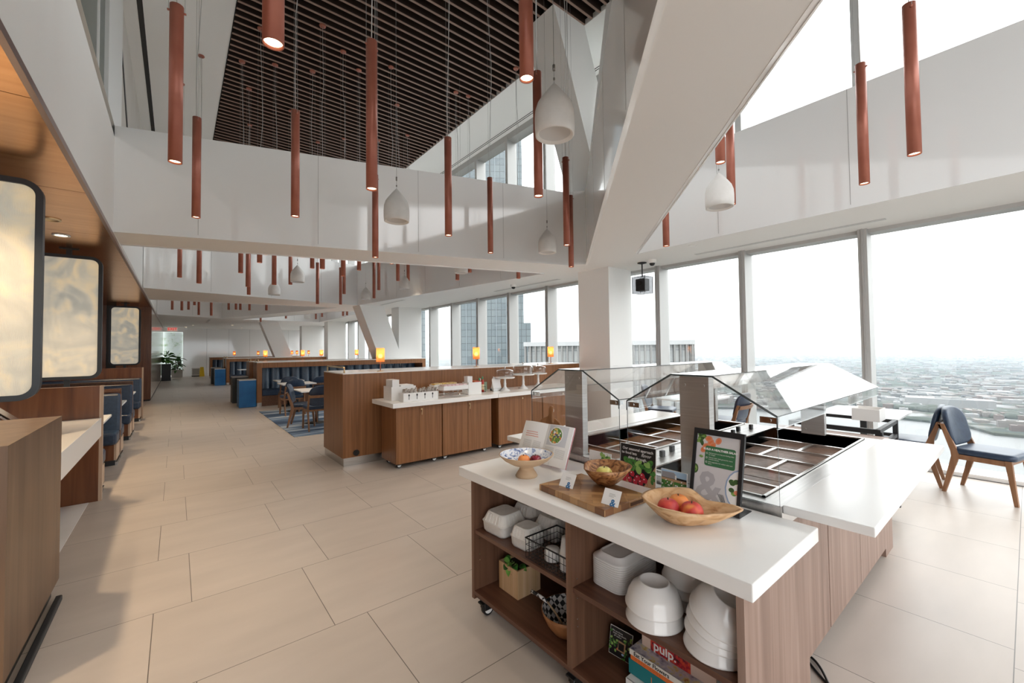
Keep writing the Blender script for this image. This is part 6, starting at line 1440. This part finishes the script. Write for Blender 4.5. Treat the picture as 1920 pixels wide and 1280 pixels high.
o = big.build('distant_buildings', M_roofs, fix=False); tag(o, 'countless tiny buildings of the distant flat city beyond the river', 'city', kind='stuff')
# long buildings close to the far shore, tree belt
for i, (x, y, w, l, h, m, lab) in enumerate([(2050, 180, 60, 210, 30, 0, 'long white multi-storey building across the river beyond the tree belt'), (2100, -80, 60, 160, 28, 0, 'second long white building across the river at the right edge'), (1640, 780, 90, 120, 26, 1, 'tan apartment block on the pier across the river'), (1480, 1120, 110, 150, 8, 2, 'low grey pier sheds on the near shore of the far bank')]):
    o = bpy.data.objects.new('riverside_building', protos[m]); C.objects.link(o); o.location = (x, y, ZG); o.scale = (w, l, h); o.rotation_euler = (0, 0, 0.2); tag(o, lab, 'building')
b = MB(); rnd = random.Random(8)
for i in range(420):
    y = rnd.uniform(-900, 1700); x = 1890+0.10*y+rnd.uniform(-45, 45); b.ball((x, y, ZG+4), rnd.uniform(10, 20), 7, 0, (1.2, 1.2, 0.7))
o = b.build('tree_belt', noise_color('tree_belt_green', [(0.008, 0.012, 0.006), (0.015, 0.019, 0.010)], (1, 1, 1), 0.02, 3, 0.95), fix=False); tag(o, 'dark belt of trees along the slope across the river', 'trees', kind='stuff')

# neighbouring towers
def curtain(name, wall, line, gl, sx, sy, rough=0.15):
    m = pr(name, wall, rough, spec=0.6); N, L, b = nodes(m); tc = N.new('ShaderNodeTexCoord'); br = N.new('ShaderNodeTexBrick'); br.offset = 0; br.inputs['Scale'].default_value = 1; br.inputs['Brick Width'].default_value = sx; br.inputs['Row Height'].default_value = sy; br.inputs['Mortar Size'].default_value = gl
    br.inputs['Color1'].default_value = (*wall, 1); br.inputs['Color2'].default_value = (wall[0]*1.35, wall[1]*1.3, wall[2]*1.25, 1); br.inputs['Mortar'].default_value = (*line, 1)
    sp = N.new('ShaderNodeSeparateXYZ'); cb = N.new('ShaderNodeCombineXYZ'); ad = N.new('ShaderNodeMath'); ad.operation = 'ADD'
    L.new(tc.outputs['Object'], sp.inputs[0]); L.new(sp.outputs[0], ad.inputs[0]); L.new(sp.outputs[1], ad.inputs[1]); L.new(ad.outputs[0], cb.inputs[0]); L.new(sp.outputs[2], cb.inputs[1]); L.new(cb.outputs[0], br.inputs['Vector']); L.new(br.outputs[0], b.inputs['Base Color']); return m
M_tower = curtain('tower_curtain_wall', (0.085, 0.105, 0.115), (0.04, 0.046, 0.05), 0.16, 3.0, 4.0)
M_tower2 = curtain('tower_pale_wall', (0.13, 0.155, 0.165), (0.08, 0.09, 0.1), 0.2, 4.0, 4.0)
def tower(name, lab, x, y, rot, w, d, z1, mat, extra=None):
    t = thing(name, lab, 'building', (x, y, ZG), rot)
    MB().box(0, 0, 0, w, d, z1-ZG).build('shaft', mat, t)
    b = MB()
    for i in range(int(w/6)+1): b.box(i*6-0.15, -0.5, 0, i*6+0.15, 0.0, z1-ZG)
    b.build('facade_fins', pr('fin_grey', (0.20, 0.23, 0.25), 0.4), t)
    if extra: MB().box(w, 0, 0, w+extra[0], d, extra[1]-ZG).build('lower_wing', mat, t)
rt = -math.atan2(0.51875-0.0, 0.855)+0.0
tower('glass_tower', 'tall glass tower seen through the windows left of the white column', 129.7, 213.9, -0.61, 40.5, 40, 190, M_tower, (4.2, 17))
tower('slender_tower', 'pale glass tower just visible beside the middle column', 117, 241, -0.48, 5.6, 30, 160, M_tower2)
t = thing('finned_building', 'flat-topped building with dark vertical fins outside the windows', 'building', (78.2, 91.0, -60), -0.885)
w = 45.0
MB().box(0.6, 0.6, 0, w-0.6, 30, 62.2).build('core', curtain('finned_core', (0.36, 0.37, 0.37), (0.24, 0.25, 0.26), 0.1, 2.4, 3.2), t)
b = MB()
for i in range(31): b.box(i*1.5-0.22, -0.6, 0, i*1.5+0.22, 0.6, 63.0)
for i in range(20): b.box(w-0.6, i*1.5-0.2, 0, w+0.6, i*1.5+0.2, 63.0)
b.build('fins', pr('fin_bronze', (0.15, 0.145, 0.14), 0.5), t); MB().box(-0.4, -0.7, 62.2, w+0.7, 30, 63.4).build('roof_edge', pr('roof_edge_grey', (0.30, 0.30, 0.30), 0.6), t)

# haze over the city
hz = bpy.data.materials.new('city_haze'); hz.use_nodes = True; N = hz.node_tree.nodes; L = hz.node_tree.links; N.clear()
o_ = N.new('ShaderNodeOutputMaterial'); vsx = N.new('ShaderNodeVolumeScatter'); vsx.inputs['Color'].default_value = (0.22, 0.255, 0.28, 1); vsx.inputs['Density'].default_value = 0.00020; vsx.inputs['Anisotropy'].default_value = 0.0
L.new(vsx.outputs[0], o_.inputs['Volume']);
hb = MB().box(300, -12000, ZG-4, 32000, 32000, -20).build('haze', hz); hb['kind'] = 'stuff'; tag(hb, 'pale haze lying over the distant city', 'haze', kind='stuff')
